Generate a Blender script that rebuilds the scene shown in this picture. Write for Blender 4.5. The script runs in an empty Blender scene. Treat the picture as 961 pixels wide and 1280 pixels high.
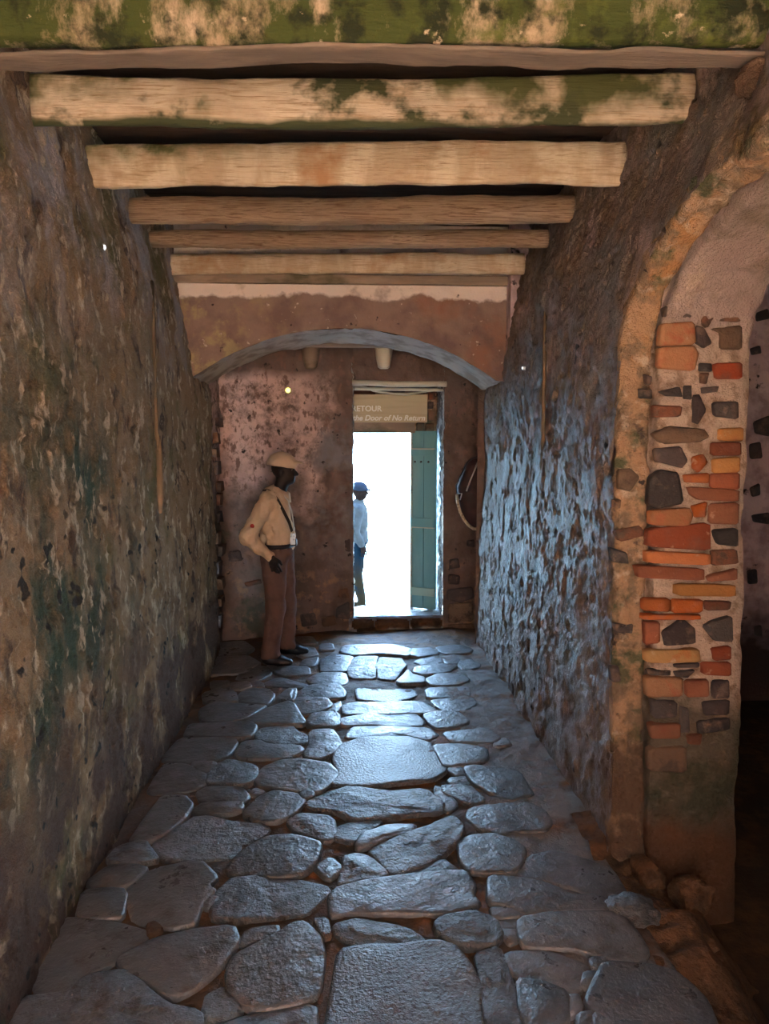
import bpy, bmesh, math, random
import numpy as np
from mathutils import Vector, Matrix, Euler
random.seed(7)
rng = np.random.default_rng(7)
S = bpy.context.scene
COL = S.collection

# ------------------------------------------------------------------ camera, sky, sun, exposure
CAM_H = 1.9
FPX = 950.0
PITCH = math.atan(95 / FPX)
YAW = math.atan(48.5 / FPX * math.cos(PITCH))
cd = bpy.data.cameras.new('camera')
cam = bpy.data.objects.new('camera', cd)
COL.objects.link(cam)
cd.sensor_fit = 'VERTICAL'
cd.sensor_height = 36.0
cd.lens = FPX / 1280 * 36.0
cd.clip_start = 0.02
cam.location = (0, 0, CAM_H)
cam.rotation_euler = (math.pi / 2 - PITCH, 0, -YAW)
S.camera = cam

S.view_settings.view_transform = 'Standard'
S.view_settings.look = 'None'
S.view_settings.gamma = 1
S.view_settings.use_curve_mapping = False
S.view_settings.exposure = 1.75

w = bpy.data.worlds.new('sky')
S.world = w
w.use_nodes = True
nt = w.node_tree
bg = nt.nodes['Background']
geo = nt.nodes.new('ShaderNodeTexCoord')
sep = nt.nodes.new('ShaderNodeSeparateXYZ')
nt.links.new(geo.outputs['Generated'], sep.inputs[0])
rmp = nt.nodes.new('ShaderNodeValToRGB')
rmp.color_ramp.elements[0].position = 0.0
rmp.color_ramp.elements[0].color = (0.50, 0.76, 1.0, 1)
rmp.color_ramp.elements[1].position = 0.9
rmp.color_ramp.elements[1].color = (0.22, 0.46, 0.92, 1)
nt.links.new(sep.outputs['Z'], rmp.inputs[0])
nt.links.new(rmp.outputs[0], bg.inputs['Color'])
bg.inputs['Strength'].default_value = 12.0

sd = bpy.data.lights.new('sun', 'SUN')
sd.energy = 76.0
sd.angle = math.radians(0.6)
sd.color = (1.0, 0.90, 0.76)
sun = bpy.data.objects.new('sun', sd)
COL.objects.link(sun)
sun_from = Vector((-0.30, -0.42, 1.0))
sun.rotation_euler = sun_from.to_track_quat('Z', 'Y').to_euler()


# ------------------------------------------------------------------ projection helpers
_f = np.array([math.sin(YAW) * math.cos(PITCH), math.cos(YAW) * math.cos(PITCH), -math.sin(PITCH)])
_r = np.array([math.cos(YAW), -math.sin(YAW), 0.0])
_u = np.cross(_r, _f)


def ray(px, py):
    return _f + _r * ((px - 480.5) / FPX) + _u * ((640 - py) / FPX)


def at_y(px, py, y):
    d = ray(px, py)
    return Vector(d * (y / d[1])) + Vector((0, 0, CAM_H))


def floor_z(x):
    return -0.085 * min(1.0, max(0.0, (-x - 0.1) / 1.1))


def at_floor(px, py, dz=0.0):
    d = ray(px, py)
    z = dz
    for _ in range(4):
        t = (z - CAM_H) / d[2]
        z = floor_z(d[0] * t) + dz
    return Vector((d[0] * t, d[1] * t, z))


WR = np.array([(-.4, 1.21), (0, 1.21), (1, 1.225), (2.2, 1.265), (2.8, 1.325), (3.2, 1.42), (3.7, 1.5)])
WL = np.array([(-.4, -1.15), (0, -1.155), (1, -1.17), (2.2, -1.20), (2.8, -1.255), (3.2, -1.335), (3.7, -1.40)])


def wall_x(side, z):
    t = WR if side > 0 else WL
    return np.interp(z, t[:, 0], t[:, 1])


def at_wall(px, py, side):
    d = ray(px, py)
    z = 1.5
    for _ in range(12):
        x = float(wall_x(side, z))
        t = x / d[0]
        z = CAM_H + d[2] * t
    return Vector((x, d[1] * t, z))


# ------------------------------------------------------------------ noise
def _hash(ix, iy, iz, seed):
    h = (ix.astype(np.uint32) * np.uint32(374761393) + iy.astype(np.uint32) * np.uint32(668265263)
         + iz.astype(np.uint32) * np.uint32(2147483647) + np.uint32(seed * 1274126177 & 0xffffffff))
    h = (h ^ (h >> np.uint32(13))) * np.uint32(1274126177)
    h = h ^ (h >> np.uint32(16))
    h = h * np.uint32(2246822519)
    h = h ^ (h >> np.uint32(15))
    return h.astype(np.float64) / 4294967295.0


def vnoise(p, seed=0):
    p = np.asarray(p, float)
    i = np.floor(p).astype(np.int64)
    f = p - i
    u = f * f * f * (f * (f * 6 - 15) + 10)
    out = 0
    for dx in (0, 1):
        wx = u[..., 0] if dx else 1 - u[..., 0]
        for dy in (0, 1):
            wy = u[..., 1] if dy else 1 - u[..., 1]
            for dz in (0, 1):
                wz = u[..., 2] if dz else 1 - u[..., 2]
                out = out + wx * wy * wz * _hash(i[..., 0] + dx, i[..., 1] + dy, i[..., 2] + dz, seed)
    return out * 2 - 1


def fbm(p, scale, octaves=3, seed=0, gain=0.5):
    p = np.asarray(p, float) * scale
    a, s = 1.0, 0.0
    for o in range(octaves):
        s = s + a * vnoise(p + o * 17.3, seed + o * 7)
        p = p * 2.03
        a *= gain
    return s


# ------------------------------------------------------------------ materials
class Mat:
    def __init__(self, name, base, rough=0.8, spec=0.5):
        m = bpy.data.materials.new(name)
        m.use_nodes = True
        self.m, self.nt = m, m.node_tree
        self.b = self.nt.nodes['Principled BSDF']
        self.b.inputs['Roughness'].default_value = rough
        self.b.inputs['Specular IOR Level'].default_value = spec
        self.tc = self.nt.nodes.new('ShaderNodeTexCoord').outputs['Object']
        rgb = self.nt.nodes.new('ShaderNodeRGB')
        rgb.outputs[0].default_value = (*base, 1)
        self.col = rgb.outputs[0]
        self.nrm = None
        self.k = 0

    def _noise(self, scale, detail=5, rough=0.6, stretch=(1, 1, 1), kind='noise', dist=0.0):
        mp = self.nt.nodes.new('ShaderNodeMapping')
        mp.inputs['Scale'].default_value = stretch
        self.k += 1
        mp.inputs['Location'].default_value = (self.k * 3.17, self.k * 1.71, self.k * 2.39)
        self.nt.links.new(self.tc, mp.inputs['Vector'])
        if kind == 'noise':
            n = self.nt.nodes.new('ShaderNodeTexNoise')
            n.inputs['Detail'].default_value = detail
            n.inputs['Roughness'].default_value = rough
            n.inputs['Distortion'].default_value = dist
            out = n.outputs['Fac']
        else:
            n = self.nt.nodes.new('ShaderNodeTexVoronoi')
            out = n.outputs['Distance']
        n.inputs['Scale'].default_value = scale
        self.nt.links.new(mp.outputs[0], n.inputs['Vector'])
        return out

    def _range(self, src, lo, hi, a=0.0, b=1.0):
        r = self.nt.nodes.new('ShaderNodeMapRange')
        r.inputs['From Min'].default_value = lo
        r.inputs['From Max'].default_value = hi
        r.inputs['To Min'].default_value = a
        r.inputs['To Max'].default_value = b
        self.nt.links.new(src, r.inputs['Value'])
        return r.outputs[0]

    def _mul(self, a, b, op='MULTIPLY'):
        n = self.nt.nodes.new('ShaderNodeMath')
        n.operation = op
        self.nt.links.new(a, n.inputs[0])
        if isinstance(b, (int, float)):
            n.inputs[1].default_value = b
        else:
            self.nt.links.new(b, n.inputs[1])
        return n.outputs[0]

    def axis_mask(self, axis, lo, hi, wob=0.0, wscale=2.0):
        sp = self.nt.nodes.new('ShaderNodeSeparateXYZ')
        self.nt.links.new(self.tc, sp.inputs[0])
        v = sp.outputs[axis]
        if wob:
            n = self._noise(wscale, 4)
            n2 = self._range(n, 0.25, 0.75, -wob, wob)
            v = self._mul(v, n2, 'ADD')
        return self._range(v, lo, hi)

    def layer(self, color, scale=3, lo=0.5, hi=0.6, detail=5, rough=0.6, stretch=(1, 1, 1), amount=1.0, masks=(), kind='noise', dist=0.0):
        """lay a second colour over the first where a noise field passes lo..hi; masks: (axis, lo, hi, wobble)"""
        if scale:
            f = self._range(self._noise(scale, detail, rough, stretch, kind, dist), lo, hi)
        else:
            f = None
        for mk in masks:
            mm = self.axis_mask(*mk)
            f = mm if f is None else self._mul(f, mm)
        if amount != 1.0:
            f = self._mul(f, amount)
        mx = self.nt.nodes.new('ShaderNodeMix')
        mx.data_type = 'RGBA'
        self.nt.links.new(f, mx.inputs[0])
        self.nt.links.new(self.col, mx.inputs[6])
        mx.inputs[7].default_value = (*color, 1)
        self.col = mx.outputs[2]
        return self

    def vary(self, hue=0.01, sat=0.1, val=0.25):
        oi = self.nt.nodes.new('ShaderNodeObjectInfo')
        h = self.nt.nodes.new('ShaderNodeHueSaturation')
        self.nt.links.new(self._range(oi.outputs['Random'], 0, 1, 0.5 - hue, 0.5 + hue), h.inputs['Hue'])
        self.nt.links.new(self._range(oi.outputs['Random'], 1, 0, 1 - sat, 1 + sat), h.inputs['Saturation'])
        wn = self.nt.nodes.new('ShaderNodeTexWhiteNoise')
        wn.noise_dimensions = '1D'
        self.nt.links.new(oi.outputs['Random'], wn.inputs['W'])
        self.nt.links.new(self._range(wn.outputs['Value'], 0, 1, 1 - val, 1 + val), h.inputs['Value'])
        self.nt.links.new(self.col, h.inputs['Color'])
        self.col = h.outputs[0]
        return self

    def bump(self, scale, strength=0.5, dist=0.01, detail=6, rough=0.65, stretch=(1, 1, 1), kind='noise', lo=None, hi=None):
        n = self._noise(scale, detail, rough, stretch, kind)
        if lo is not None:
            n = self._range(n, lo, hi)
        bp = self.nt.nodes.new('ShaderNodeBump')
        bp.inputs['Strength'].default_value = strength
        bp.inputs['Distance'].default_value = dist
        self.nt.links.new(n, bp.inputs['Height'])
        if self.nrm is not None:
            self.nt.links.new(self.nrm, bp.inputs['Normal'])
        self.nrm = bp.outputs[0]
        return self

    def gloss(self, scale, a, b, lo=0.35, hi=0.65, detail=4):
        self.nt.links.new(self._range(self._noise(scale, detail), lo, hi, a, b), self.b.inputs['Roughness'])
        return self

    def done(self):
        self.nt.links.new(self.col, self.b.inputs['Base Color'])
        if self.nrm is not None:
            self.nt.links.new(self.nrm, self.b.inputs['Normal'])
        return self.m


def emit_mat(name, color, strength):
    m = bpy.data.materials.new(name)
    m.use_nodes = True
    b = m.node_tree.nodes['Principled BSDF']
    b.inputs['Base Color'].default_value = (*color, 1)
    b.inputs['Emission Color'].default_value = (*color, 1)
    b.inputs['Emission Strength'].default_value = strength
    return m


M = {}
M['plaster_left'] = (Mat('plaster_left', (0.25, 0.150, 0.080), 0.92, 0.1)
    .layer((0.29, 0.185, 0.11), 5, .45, .62, stretch=(1, 1, .6))
    .layer((0.10, 0.06, 0.04), 7, .54, .64, stretch=(1, 1, .5))
    .layer((0.36, 0.285, 0.25), 2.6, .47, .60, stretch=(1, 1, .5), masks=((2, 2.2, 2.9, .3),))
    .layer((0.145, 0.11, 0.045), 1.5, .54, .66)
    .layer((0.05, 0.058, 0.036), 2.6, .44, .60, stretch=(1, 1, .55), masks=((1, 4.9, 3.6, .4), (2, 2.5, 1.6, .4)))
    .layer((0.46, 0.33, 0.215), 13, .55, .63, stretch=(1, 1, .5))
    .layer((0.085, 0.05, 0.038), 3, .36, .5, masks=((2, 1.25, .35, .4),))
    .layer((0.03, 0.024, 0.02), 10, .64, .69, detail=2, masks=((2, 2.2, 1.4, .3),))
    .bump(30, 1.0, .06).bump(110, 1.0, .016, 3).done())
M['plaster_right'] = (Mat('plaster_right', (0.20, 0.132, 0.09), 0.6, 0.35)
    .layer((0.27, 0.20, 0.165), 3.2, .46, .64, stretch=(1, 1, .6))
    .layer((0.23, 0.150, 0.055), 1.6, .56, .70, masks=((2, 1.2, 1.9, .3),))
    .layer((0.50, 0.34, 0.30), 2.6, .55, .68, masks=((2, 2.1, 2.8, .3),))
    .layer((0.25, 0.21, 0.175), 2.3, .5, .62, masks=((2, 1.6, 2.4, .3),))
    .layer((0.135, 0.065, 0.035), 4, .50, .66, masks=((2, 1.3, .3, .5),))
    .layer((0.34, 0.23, 0.15), 16, .60, .69, stretch=(1, 1, .7))
    .layer((0.04, 0.028, 0.022), 9, .68, .74, detail=2)
    .gloss(5, .36, .6)
    .bump(40, 1.0, .03, stretch=(1, 1, .6)).bump(130, 1.0, .010, 3).done())
M['arch_plaster'] = (Mat('arch_plaster', (0.26, 0.175, 0.135), 0.8, 0.3)
    .layer((0.18, 0.115, 0.095), 3, .45, .62)
    .layer((0.27, 0.135, 0.085), 2.6, .46, .64, masks=((0, .0, .8, .3),))
    .layer((0.34, 0.27, 0.14), 7, .50, .63, masks=((0, -.35, -.95, .25),))
    .layer((0.74, 0.63, 0.54), 3.5, .30, .46, masks=((2, 2.985, 3.01, .05, 4.0),))
    .layer((0.5, 0.40, 0.32), 22, .66, .72)
    .layer((0.05, 0.03, 0.025), 12, .70, .75, detail=2)
    .bump(45, .6, .008).bump(160, .4, .003, 3).done())
M['soffit_plaster'] = (Mat('soffit_plaster', (0.40, 0.345, 0.29), 0.85, 0.2)
    .layer((0.25, 0.20, 0.16), 6, .45, .62).bump(50, .7, .008).bump(170, .4, .003, 3).done())
M['back_plaster'] = (Mat('back_plaster', (0.17, 0.120, 0.098), 0.85, 0.25)
    .layer((0.125, 0.085, 0.065), 2.4, .45, .6)
    .layer((0.64, 0.46, 0.40), 5.5, .36, .52, detail=9, rough=.75, masks=((2, 1.15, 1.75, .45), (2, 2.52, 2.42, .06), (0, -.05, -.35, .35)))
    .layer((0.20, 0.125, 0.10), 16, .54, .62, detail=7, stretch=(1, 1, .6), masks=((2, 1.2, 1.6, .2),))
    .layer((0.30, 0.18, 0.105), 6, .56, .66, masks=((2, 1.0, .3, .3),))
    .layer((0.22, 0.21, 0.215), 3, .42, .6, masks=((0, -.45, -.25, .1), (0, .35, .1, .1), (2, .7, 1.0, .2), (2, 2.2, 1.9, .2)))
    .layer((0.07, 0.065, 0.045), 2.6, .5, .6, masks=((0, -.6, -.95, .2), (2, 1.5, 1.1, .2)))
    .layer((0.045, 0.035, 0.03), 11, .65, .70, detail=3)
    .bump(30, .8, .012).bump(120, .5, .004, 3).done())
M['reveal_plaster'] = (Mat('reveal_plaster', (0.46, 0.45, 0.42), 0.5, 0.4)
    .layer((0.10, 0.09, 0.08), 14, .46, .54, stretch=(1, 1, .5)).bump(40, 1.0, .04, stretch=(1, 1, .5)).done())
M['rim_plaster'] = (Mat('rim_plaster', (0.44, 0.27, 0.155), 0.85, 0.25)
    .layer((0.47, 0.24, 0.10), 4, .48, .62, masks=((2, 2.1, 2.4, .1),))
    .layer((0.36, 0.30, 0.23), 3, .45, .6, masks=((2, 2.6, 2.85, .1),))
    .layer((0.24, 0.165, 0.105), 7, .48, .58, detail=8)
    .layer((0.56, 0.42, 0.30), 11, .56, .68)
    .layer((0.115, 0.115, 0.06), 5, .55, .64)
    .layer((0.085, 0.06, 0.05), 5.5, .60, .66, masks=((2, 2.2, 1.9, .2),))
    .layer((0.13, 0.075, 0.045), 3, .35, .5, masks=((2, 1.0, .4, .2),))
    .layer((0.05, 0.035, 0.03), 14, .67, .72, detail=3)
    .bump(35, 1.0, .03).bump(130, 1.0, .008, 3).done())
M['jamb_mortar'] = (Mat('jamb_mortar', (0.60, 0.45, 0.34), 0.9, 0.2)
    .layer((0.36, 0.24, 0.165), 12, .50, .62)
    .layer((0.48, 0.36, 0.31), 3, .3, .4, masks=((2, 2.33, 2.42, .05, 6.0),))
    .layer((0.33, 0.25, 0.195), 5, .5, .65, masks=((2, 2.33, 2.42, .05, 6.0),))
    .layer((0.15, 0.115, 0.08), 4, .25, .4, masks=((2, .78, .62, .08, 5.0),))
    .layer((0.085, 0.075, 0.045), 4, .48, .62, masks=((2, .78, .62, .08, 5.0),))
    .layer((0.16, 0.075, 0.04), 4, .2, .3, masks=((2, .22, .08, .08, 5.0),))
    .bump(40, 1.0, .03).bump(140, 1.0, .008, 3).done())
M['room_plaster'] = (Mat('room_plaster', (0.62, 0.46, 0.46), 0.9, 0.2)
    .layer((0.38, 0.26, 0.25), 5, .45, .6).layer((0.03, 0.022, 0.02), 7, .62, .68)
    .layer((0.06, 0.035, 0.028), 3, .2, .3, masks=((2, .5, .2, .2),))
    .bump(40, .6, .01).done())
M['dark_earth'] = (Mat('dark_earth', (0.06, 0.032, 0.018), 0.95, 0.15).layer((0.10, 0.05, 0.022), 6, .5, .65).bump(20, .8, .02).bump(90, .6, .005).done())
M['dirt'] = (Mat('dirt', (0.15, 0.072, 0.035), 0.9, 0.2).layer((0.075, 0.04, 0.022), 7, .46, .62).layer((0.20, 0.10, 0.05), 12, .58, .7).bump(22, .9, .03).bump(90, .6, .006).done())
M['brick'] = (Mat('brick', (0.33, 0.125, 0.052), 0.9, 0.15).vary(.010, .12, .25)
    .layer((0.30, 0.10, 0.05), 12, .52, .65).layer((0.42, 0.28, 0.19), 20, .62, .72, amount=.7).bump(60, .8, .006).bump(200, .5, .002).done())
M['brick_ochre'] = (Mat('brick_ochre', (0.36, 0.18, 0.065), 0.88, 0.2).vary(.012, .1, .2)
    .layer((0.34, 0.14, 0.05), 12, .54, .66).layer((0.44, 0.32, 0.2), 20, .62, .72, amount=.7).bump(60, .8, .006).done())
M['brick_dark'] = (Mat('brick_dark', (0.21, 0.066, 0.033), 0.88, 0.2).vary(.010, .1, .25)
    .layer((0.18, 0.06, 0.035), 10, .5, .64).layer((0.42, 0.25, 0.17), 20, .64, .72, amount=.6).bump(60, .8, .006).done())
M['basalt'] = (Mat('basalt', (0.055, 0.04, 0.036), 0.7, 0.4).vary(.02, .2, .4)
    .layer((0.12, 0.08, 0.06), 10, .52, .64).layer((0.25, 0.17, 0.12), 22, .64, .72, amount=.6).bump(35, .9, .012).bump(120, .6, .004).done())
M['rust_stone'] = (Mat('rust_stone', (0.16, 0.085, 0.05), 0.8, 0.3).vary(.02, .2, .35)
    .layer((0.08, 0.05, 0.035), 10, .5, .62).bump(35, .9, .012).bump(120, .6, .004).done())
M['flag'] = (Mat('flagstone', (0.122, 0.112, 0.108), 0.4, 0.6).vary(.015, .15, .28)
    .layer((0.075, 0.056, 0.046), 7, .52, .66).layer((0.18, 0.165, 0.155), 5, .55, .7, amount=.6)
    .layer((0.05, 0.03, 0.02), 30, .70, .74, detail=2)
    .gloss(9, .27, .50).bump(8, .45, .04, 5).bump(28, .5, .012, 5).bump(90, .4, .004, 4).bump(26, .5, .01, 2, lo=.30, hi=.22).done())
M['flag_rough'] = (Mat('flagstone_pitted', (0.115, 0.105, 0.10), 0.38, 0.6).vary(.015, .15, .25)
    .layer((0.08, 0.05, 0.035), 14, .52, .64)
    .gloss(12, .28, .5).bump(20, 1.0, .03, 5).bump(90, .7, .008, 4).done())
M['flag_gravel'] = (Mat('flagstone_gravelly', (0.115, 0.108, 0.105), 0.36, 0.55).vary(.01, .1, .15)
    .layer((0.08, 0.06, 0.05), 60, .5, .6, detail=2).bump(75, 1.0, .008, 2).bump(200, .5, .003, 2).done())
M['mortar'] = (Mat('floor_mortar', (0.10, 0.058, 0.036), 0.7, 0.3)
    .layer((0.17, 0.075, 0.028), 3, .47, .60).layer((0.06, 0.035, 0.022), 8, .52, .66)
    .layer((0.19, 0.165, 0.15), 3.5, .38, .54, masks=((0, .60, .85, .12), (1, 7.0, 6.6, .1)))
    .bump(18, .7, .02).bump(80, .7, .006, 4).done())
M['wood_tan'] = (Mat('weathered_timber', (0.42, 0.33, 0.235), 0.85, 0.2)
    .layer((0.54, 0.44, 0.32), 5, .45, .6, stretch=(.45, 1, 1.0))
    .layer((0.27, 0.165, 0.085), 4, .54, .68, stretch=(.4, 1, 1))
    .layer((0.30, 0.205, 0.12), 110, .50, .68, stretch=(.03, 1, 1))
    .layer((0.075, 0.078, 0.028), 2.4, .46, .56, stretch=(1, 1, .8), masks=((2, 3.24, 3.34, .12, 3.0),))  # moss, massed at the top to paint in the shaded upper band too
    .layer((0.05, 0.055, 0.024), 3.4, .52, .60, stretch=(.8, 1, 1))
    .layer((0.045, 0.052, 0.024), 6, .25, .4, masks=((2, 3.225, 3.205, .02),))
    .bump(100, .9, .008, stretch=(.04, 1, 1)).bump(30, .5, .01, stretch=(.3, 1, 1)).done())
M['wood_tan_clean'] = (Mat('pale_timber', (0.46, 0.35, 0.23), 0.85, 0.2)
    .layer((0.58, 0.48, 0.34), 5, .45, .6, stretch=(1.3, 1, .35))
    .layer((0.32, 0.20, 0.10), 4, .54, .68, stretch=(.5, 1, 1))
    .layer((0.33, 0.23, 0.135), 110, .50, .70, stretch=(.03, 1, 1))
    .layer((0.11, 0.115, 0.045), 3, .42, .56, masks=((0, -.3, -.9, .3), (2, 3.28, 3.36, .08, 4.0)))
    .layer((0.36, 0.20, 0.10), 2.2, .58, .70)
    .bump(100, .9, .008, stretch=(.04, 1, 1)).bump(30, .5, .01, stretch=(.3, 1, 1)).done())
M['wood_log'] = (Mat('fibrous_log', (0.31, 0.215, 0.14), 0.9, 0.15)
    .layer((0.39, 0.285, 0.195), 6, .5, .65, stretch=(.3, 1, 1))
    .layer((0.15, 0.085, 0.048), 120, .48, .66, stretch=(.02, 1, 1))
    .layer((0.50, 0.38, 0.25), 7, .72, .78, stretch=(.5, 1, 1))
    .bump(110, 1.0, .012, stretch=(.03, 1, 1)).bump(30, .6, .012, stretch=(.08, 1, 1)).done())
M['wood_moss'] = (Mat('mossy_timber', (0.30, 0.225, 0.14), 0.9, 0.15)
    .layer((0.42, 0.32, 0.22), 6, .5, .64, stretch=(.8, 1, 1))
    .layer((0.048, 0.058, 0.016), 4.5, .36, .49, detail=9, rough=.72, stretch=(1, 1, .5))
    .layer((0.085, 0.098, 0.022), 8, .52, .64, masks=((0, -.2, .5, .4),))
    .layer((0.020, 0.023, 0.011), 9, .50, .62, detail=7)
    .layer((0.50, 0.38, 0.27), 15, .64, .71, detail=6, stretch=(.8, 1, 1))
    .bump(40, .9, .012, stretch=(.2, 1, 1)).bump(120, .5, .004).done())
M['wood_grey'] = (Mat('grey_timber', (0.27, 0.20, 0.145), 0.85, 0.2)
    .layer((0.36, 0.27, 0.19), 6, .5, .66, stretch=(.3, 1, 1)).layer((0.12, 0.10, 0.06), 4, .55, .68, stretch=(.5, 1, 1))
    .bump(50, .8, .008, stretch=(.07, 1, 1)).done())
M['wood_board'] = (Mat('shaded_split_board', (0.15, 0.115, 0.088), 0.9, 0.15).layer((0.21, 0.155, 0.115), 6, .5, .66, stretch=(.3, 1, 1)).layer((0.07, 0.06, 0.04), 4, .55, .68, stretch=(.5, 1, 1)).bump(80, .9, .008, stretch=(.05, 1, 1)).done())  # grey timber darkened; the lintel underside's shade is put into the colour
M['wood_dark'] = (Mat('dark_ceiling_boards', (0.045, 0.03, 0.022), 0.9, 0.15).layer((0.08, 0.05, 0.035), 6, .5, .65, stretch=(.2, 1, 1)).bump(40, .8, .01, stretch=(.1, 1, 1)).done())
M['teal'] = (Mat('teal_paint', (0.15, 0.33, 0.315), 0.5, 0.4)
    .layer((0.22, 0.41, 0.38), 3, .5, .7, stretch=(1, 1, .3)).layer((0.05, 0.10, 0.07), 10, .60, .70, masks=((2, .5, .2, .1),))
    .bump(60, .3, .004, stretch=(1, 1, .1)).done())
M['teal_pale'] = (Mat('pale_teal_paint', (0.36, 0.48, 0.36), 0.5, 0.4).layer((0.30, 0.24, 0.15), 9, .55, .68).bump(60, .3, .004).done())
M['pale_frame'] = (Mat('pale_painted_frame', (0.55, 0.52, 0.40), 0.6, 0.3).layer((0.24, 0.17, 0.11), 9, .55, .66, stretch=(.3, 1, 1)).bump(50, .5, .006, stretch=(.15, 1, 1)).done())
M['sign_board'] = (Mat('sign_board', (0.60, 0.51, 0.32), 0.7, 0.2).layer((0.54, 0.45, 0.275), 30, .5, .62, stretch=(.06, 1, 1)).bump(60, .25, .003, stretch=(.06, 1, 1)).done())
M['sign_text'] = Mat('sign_lettering', (0.93, 0.92, 0.84), 0.6, 0.3).done()
M['skin'] = (Mat('dark_skin', (0.020, 0.012, 0.009), 0.6, 0.25).bump(200, .1, .001).done())
M['shirt'] = (Mat('khaki_shirt', (0.58, 0.43, 0.285), 0.9, 0.15).layer((0.50, 0.37, 0.24), 9, .45, .62).bump(400, .2, .001, 2).done())
M['cap'] = (Mat('khaki_cap', (0.52, 0.38, 0.26), 0.92, 0.1).bump(300, .3, .001, 2).done())
M['trousers'] = (Mat('brown_trousers', (0.14, 0.082, 0.065), 0.95, 0.05).layer((0.11, 0.065, 0.052), 8, .45, .62).bump(350, .2, .001, 2).done())
M['black_leather'] = (Mat('black_leather', (0.014, 0.012, 0.013), 0.45, 0.4).bump(150, .2, .001).done())
M['strap'] = (Mat('dark_webbing', (0.03, 0.022, 0.016), 0.8, 0.2).bump(400, .2, .001).done())
M['lanyard'] = Mat('pale_cord', (0.55, 0.5, 0.42), 0.7, 0.3).done()
M['badge'] = (Mat('pass_card', (0.50, 0.60, 0.66), 0.3, 0.5).layer((0.30, 0.38, 0.45), 30, .55, .6).done())
M['red_patch'] = Mat('red_patch', (0.40, 0.03, 0.02), 0.8, 0.2).done()
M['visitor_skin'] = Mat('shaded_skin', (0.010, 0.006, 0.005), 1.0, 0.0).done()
M['eye'] = Mat('eye_white', (0.22, 0.19, 0.17), 0.3, 0.5).done()
M['teeth'] = Mat('teeth', (0.55, 0.5, 0.46), 0.35, 0.5).done()
M['bag_leather'] = (Mat('brown_leather', (0.040, 0.014, 0.011), 0.6, 0.3).layer((0.022, 0.010, 0.008), 9, .5, .62).bump(90, .4, .003).done())
M['rope'] = (Mat('pale_rope', (0.55, 0.44, 0.27), 0.8, 0.2).layer((0.28, 0.2, 0.11), 60, .5, .6).bump(90, .6, .004).done())
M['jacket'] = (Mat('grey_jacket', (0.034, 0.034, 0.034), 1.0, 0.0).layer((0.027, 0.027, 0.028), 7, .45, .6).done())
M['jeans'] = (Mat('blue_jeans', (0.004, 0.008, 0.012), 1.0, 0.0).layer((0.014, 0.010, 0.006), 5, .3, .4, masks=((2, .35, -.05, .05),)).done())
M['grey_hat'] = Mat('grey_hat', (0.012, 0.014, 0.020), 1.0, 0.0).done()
M['sea'] = (Mat('sea_water', (0.05, 0.14, 0.20), 0.15, 0.5).bump(1.2, .5, .1).done())
M['shore'] = (Mat('shore_rock', (0.50, 0.46, 0.40), 0.8, 0.3).layer((0.36, 0.30, 0.25), 5, .5, .62).bump(14, .8, .03).done())
M['court_ground'] = (Mat('court_sand', (0.54, 0.42, 0.30), 0.9, 0.2).layer((0.46, 0.35, 0.25), 2, .45, .6).bump(20, .5, .01).done())
M['court_wall'] = (Mat('court_wall', (0.56, 0.37, 0.25), 0.9, 0.2).layer((0.48, 0.30, 0.20), 2, .45, .6).bump(20, .5, .01).done())
M['brass'] = Mat('lamp_rim', (0.35, 0.27, 0.12), 0.4, 0.5).done()
M['white_rim'] = Mat('white_rim', (0.6, 0.6, 0.6), 0.4, 0.5).done()
M['lamp_warm'] = emit_mat('lamp_glow_warm', (0.95, 0.85, 0.22), 0.8)
M['lamp_white'] = emit_mat('lamp_glow_white', (0.85, 0.92, 1.0), 0.7)
M['iron'] = Mat('iron', (0.06, 0.05, 0.045), 0.6, 0.4).bump(90, .3, .003).done()
M['conduit'] = (Mat('plastered_pipe', (0.17, 0.12, 0.075), 0.9, 0.15).layer((0.34, 0.25, 0.17), 3, .3, .5, masks=((2, 1.8, 1.4, .1),)).bump(60, .8, .006).done())


# ------------------------------------------------------------------ object helpers
def link(name, me, mat=None, parent=None, smooth=True):
    o = bpy.data.objects.new(name, me)
    COL.objects.link(o)
    if mat is not None:
        for m_ in (mat if isinstance(mat, (list, tuple)) else [mat]):
            me.materials.append(m_)
    if smooth and len(me.polygons):
        me.polygons.foreach_set('use_smooth', [True] * len(me.polygons))
    if parent is not None:
        o.parent = parent
        o.matrix_parent_inverse = Matrix.Translation(-Vector(parent.location)) if parent.type == 'EMPTY' else Matrix()
    return o


def mesh(name, verts, faces):
    me = bpy.data.meshes.new(name)
    me.from_pydata([tuple(map(float, v)) for v in verts], [], [tuple(int(i) for i in f) for f in faces])
    me.update()
    return me


def grid_mesh(name, P, closed_u=False, flip=False):
    nu, nv = P.shape[:2]
    idx = np.arange(nu * nv).reshape(nu, nv)
    if closed_u:
        idx = np.vstack([idx, idx[:1]])
    a, b, c, d = idx[:-1, :-1].ravel(), idx[1:, :-1].ravel(), idx[1:, 1:].ravel(), idx[:-1, 1:].ravel()
    F = np.stack([a, b, c, d], 1)
    if flip:
        F = F[:, ::-1]
    me = bpy.data.meshes.new(name)
    me.vertices.add(nu * nv)
    me.vertices.foreach_set('co', P.reshape(-1, 3).astype(np.float32).ravel())
    me.loops.add(F.size)
    me.loops.foreach_set('vertex_index', F.astype(np.int32).ravel())
    me.polygons.add(len(F))
    me.polygons.foreach_set('loop_start', np.arange(0, F.size, 4, dtype=np.int32))
    me.update(calc_edges=True)
    me.validate()
    return me


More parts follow.
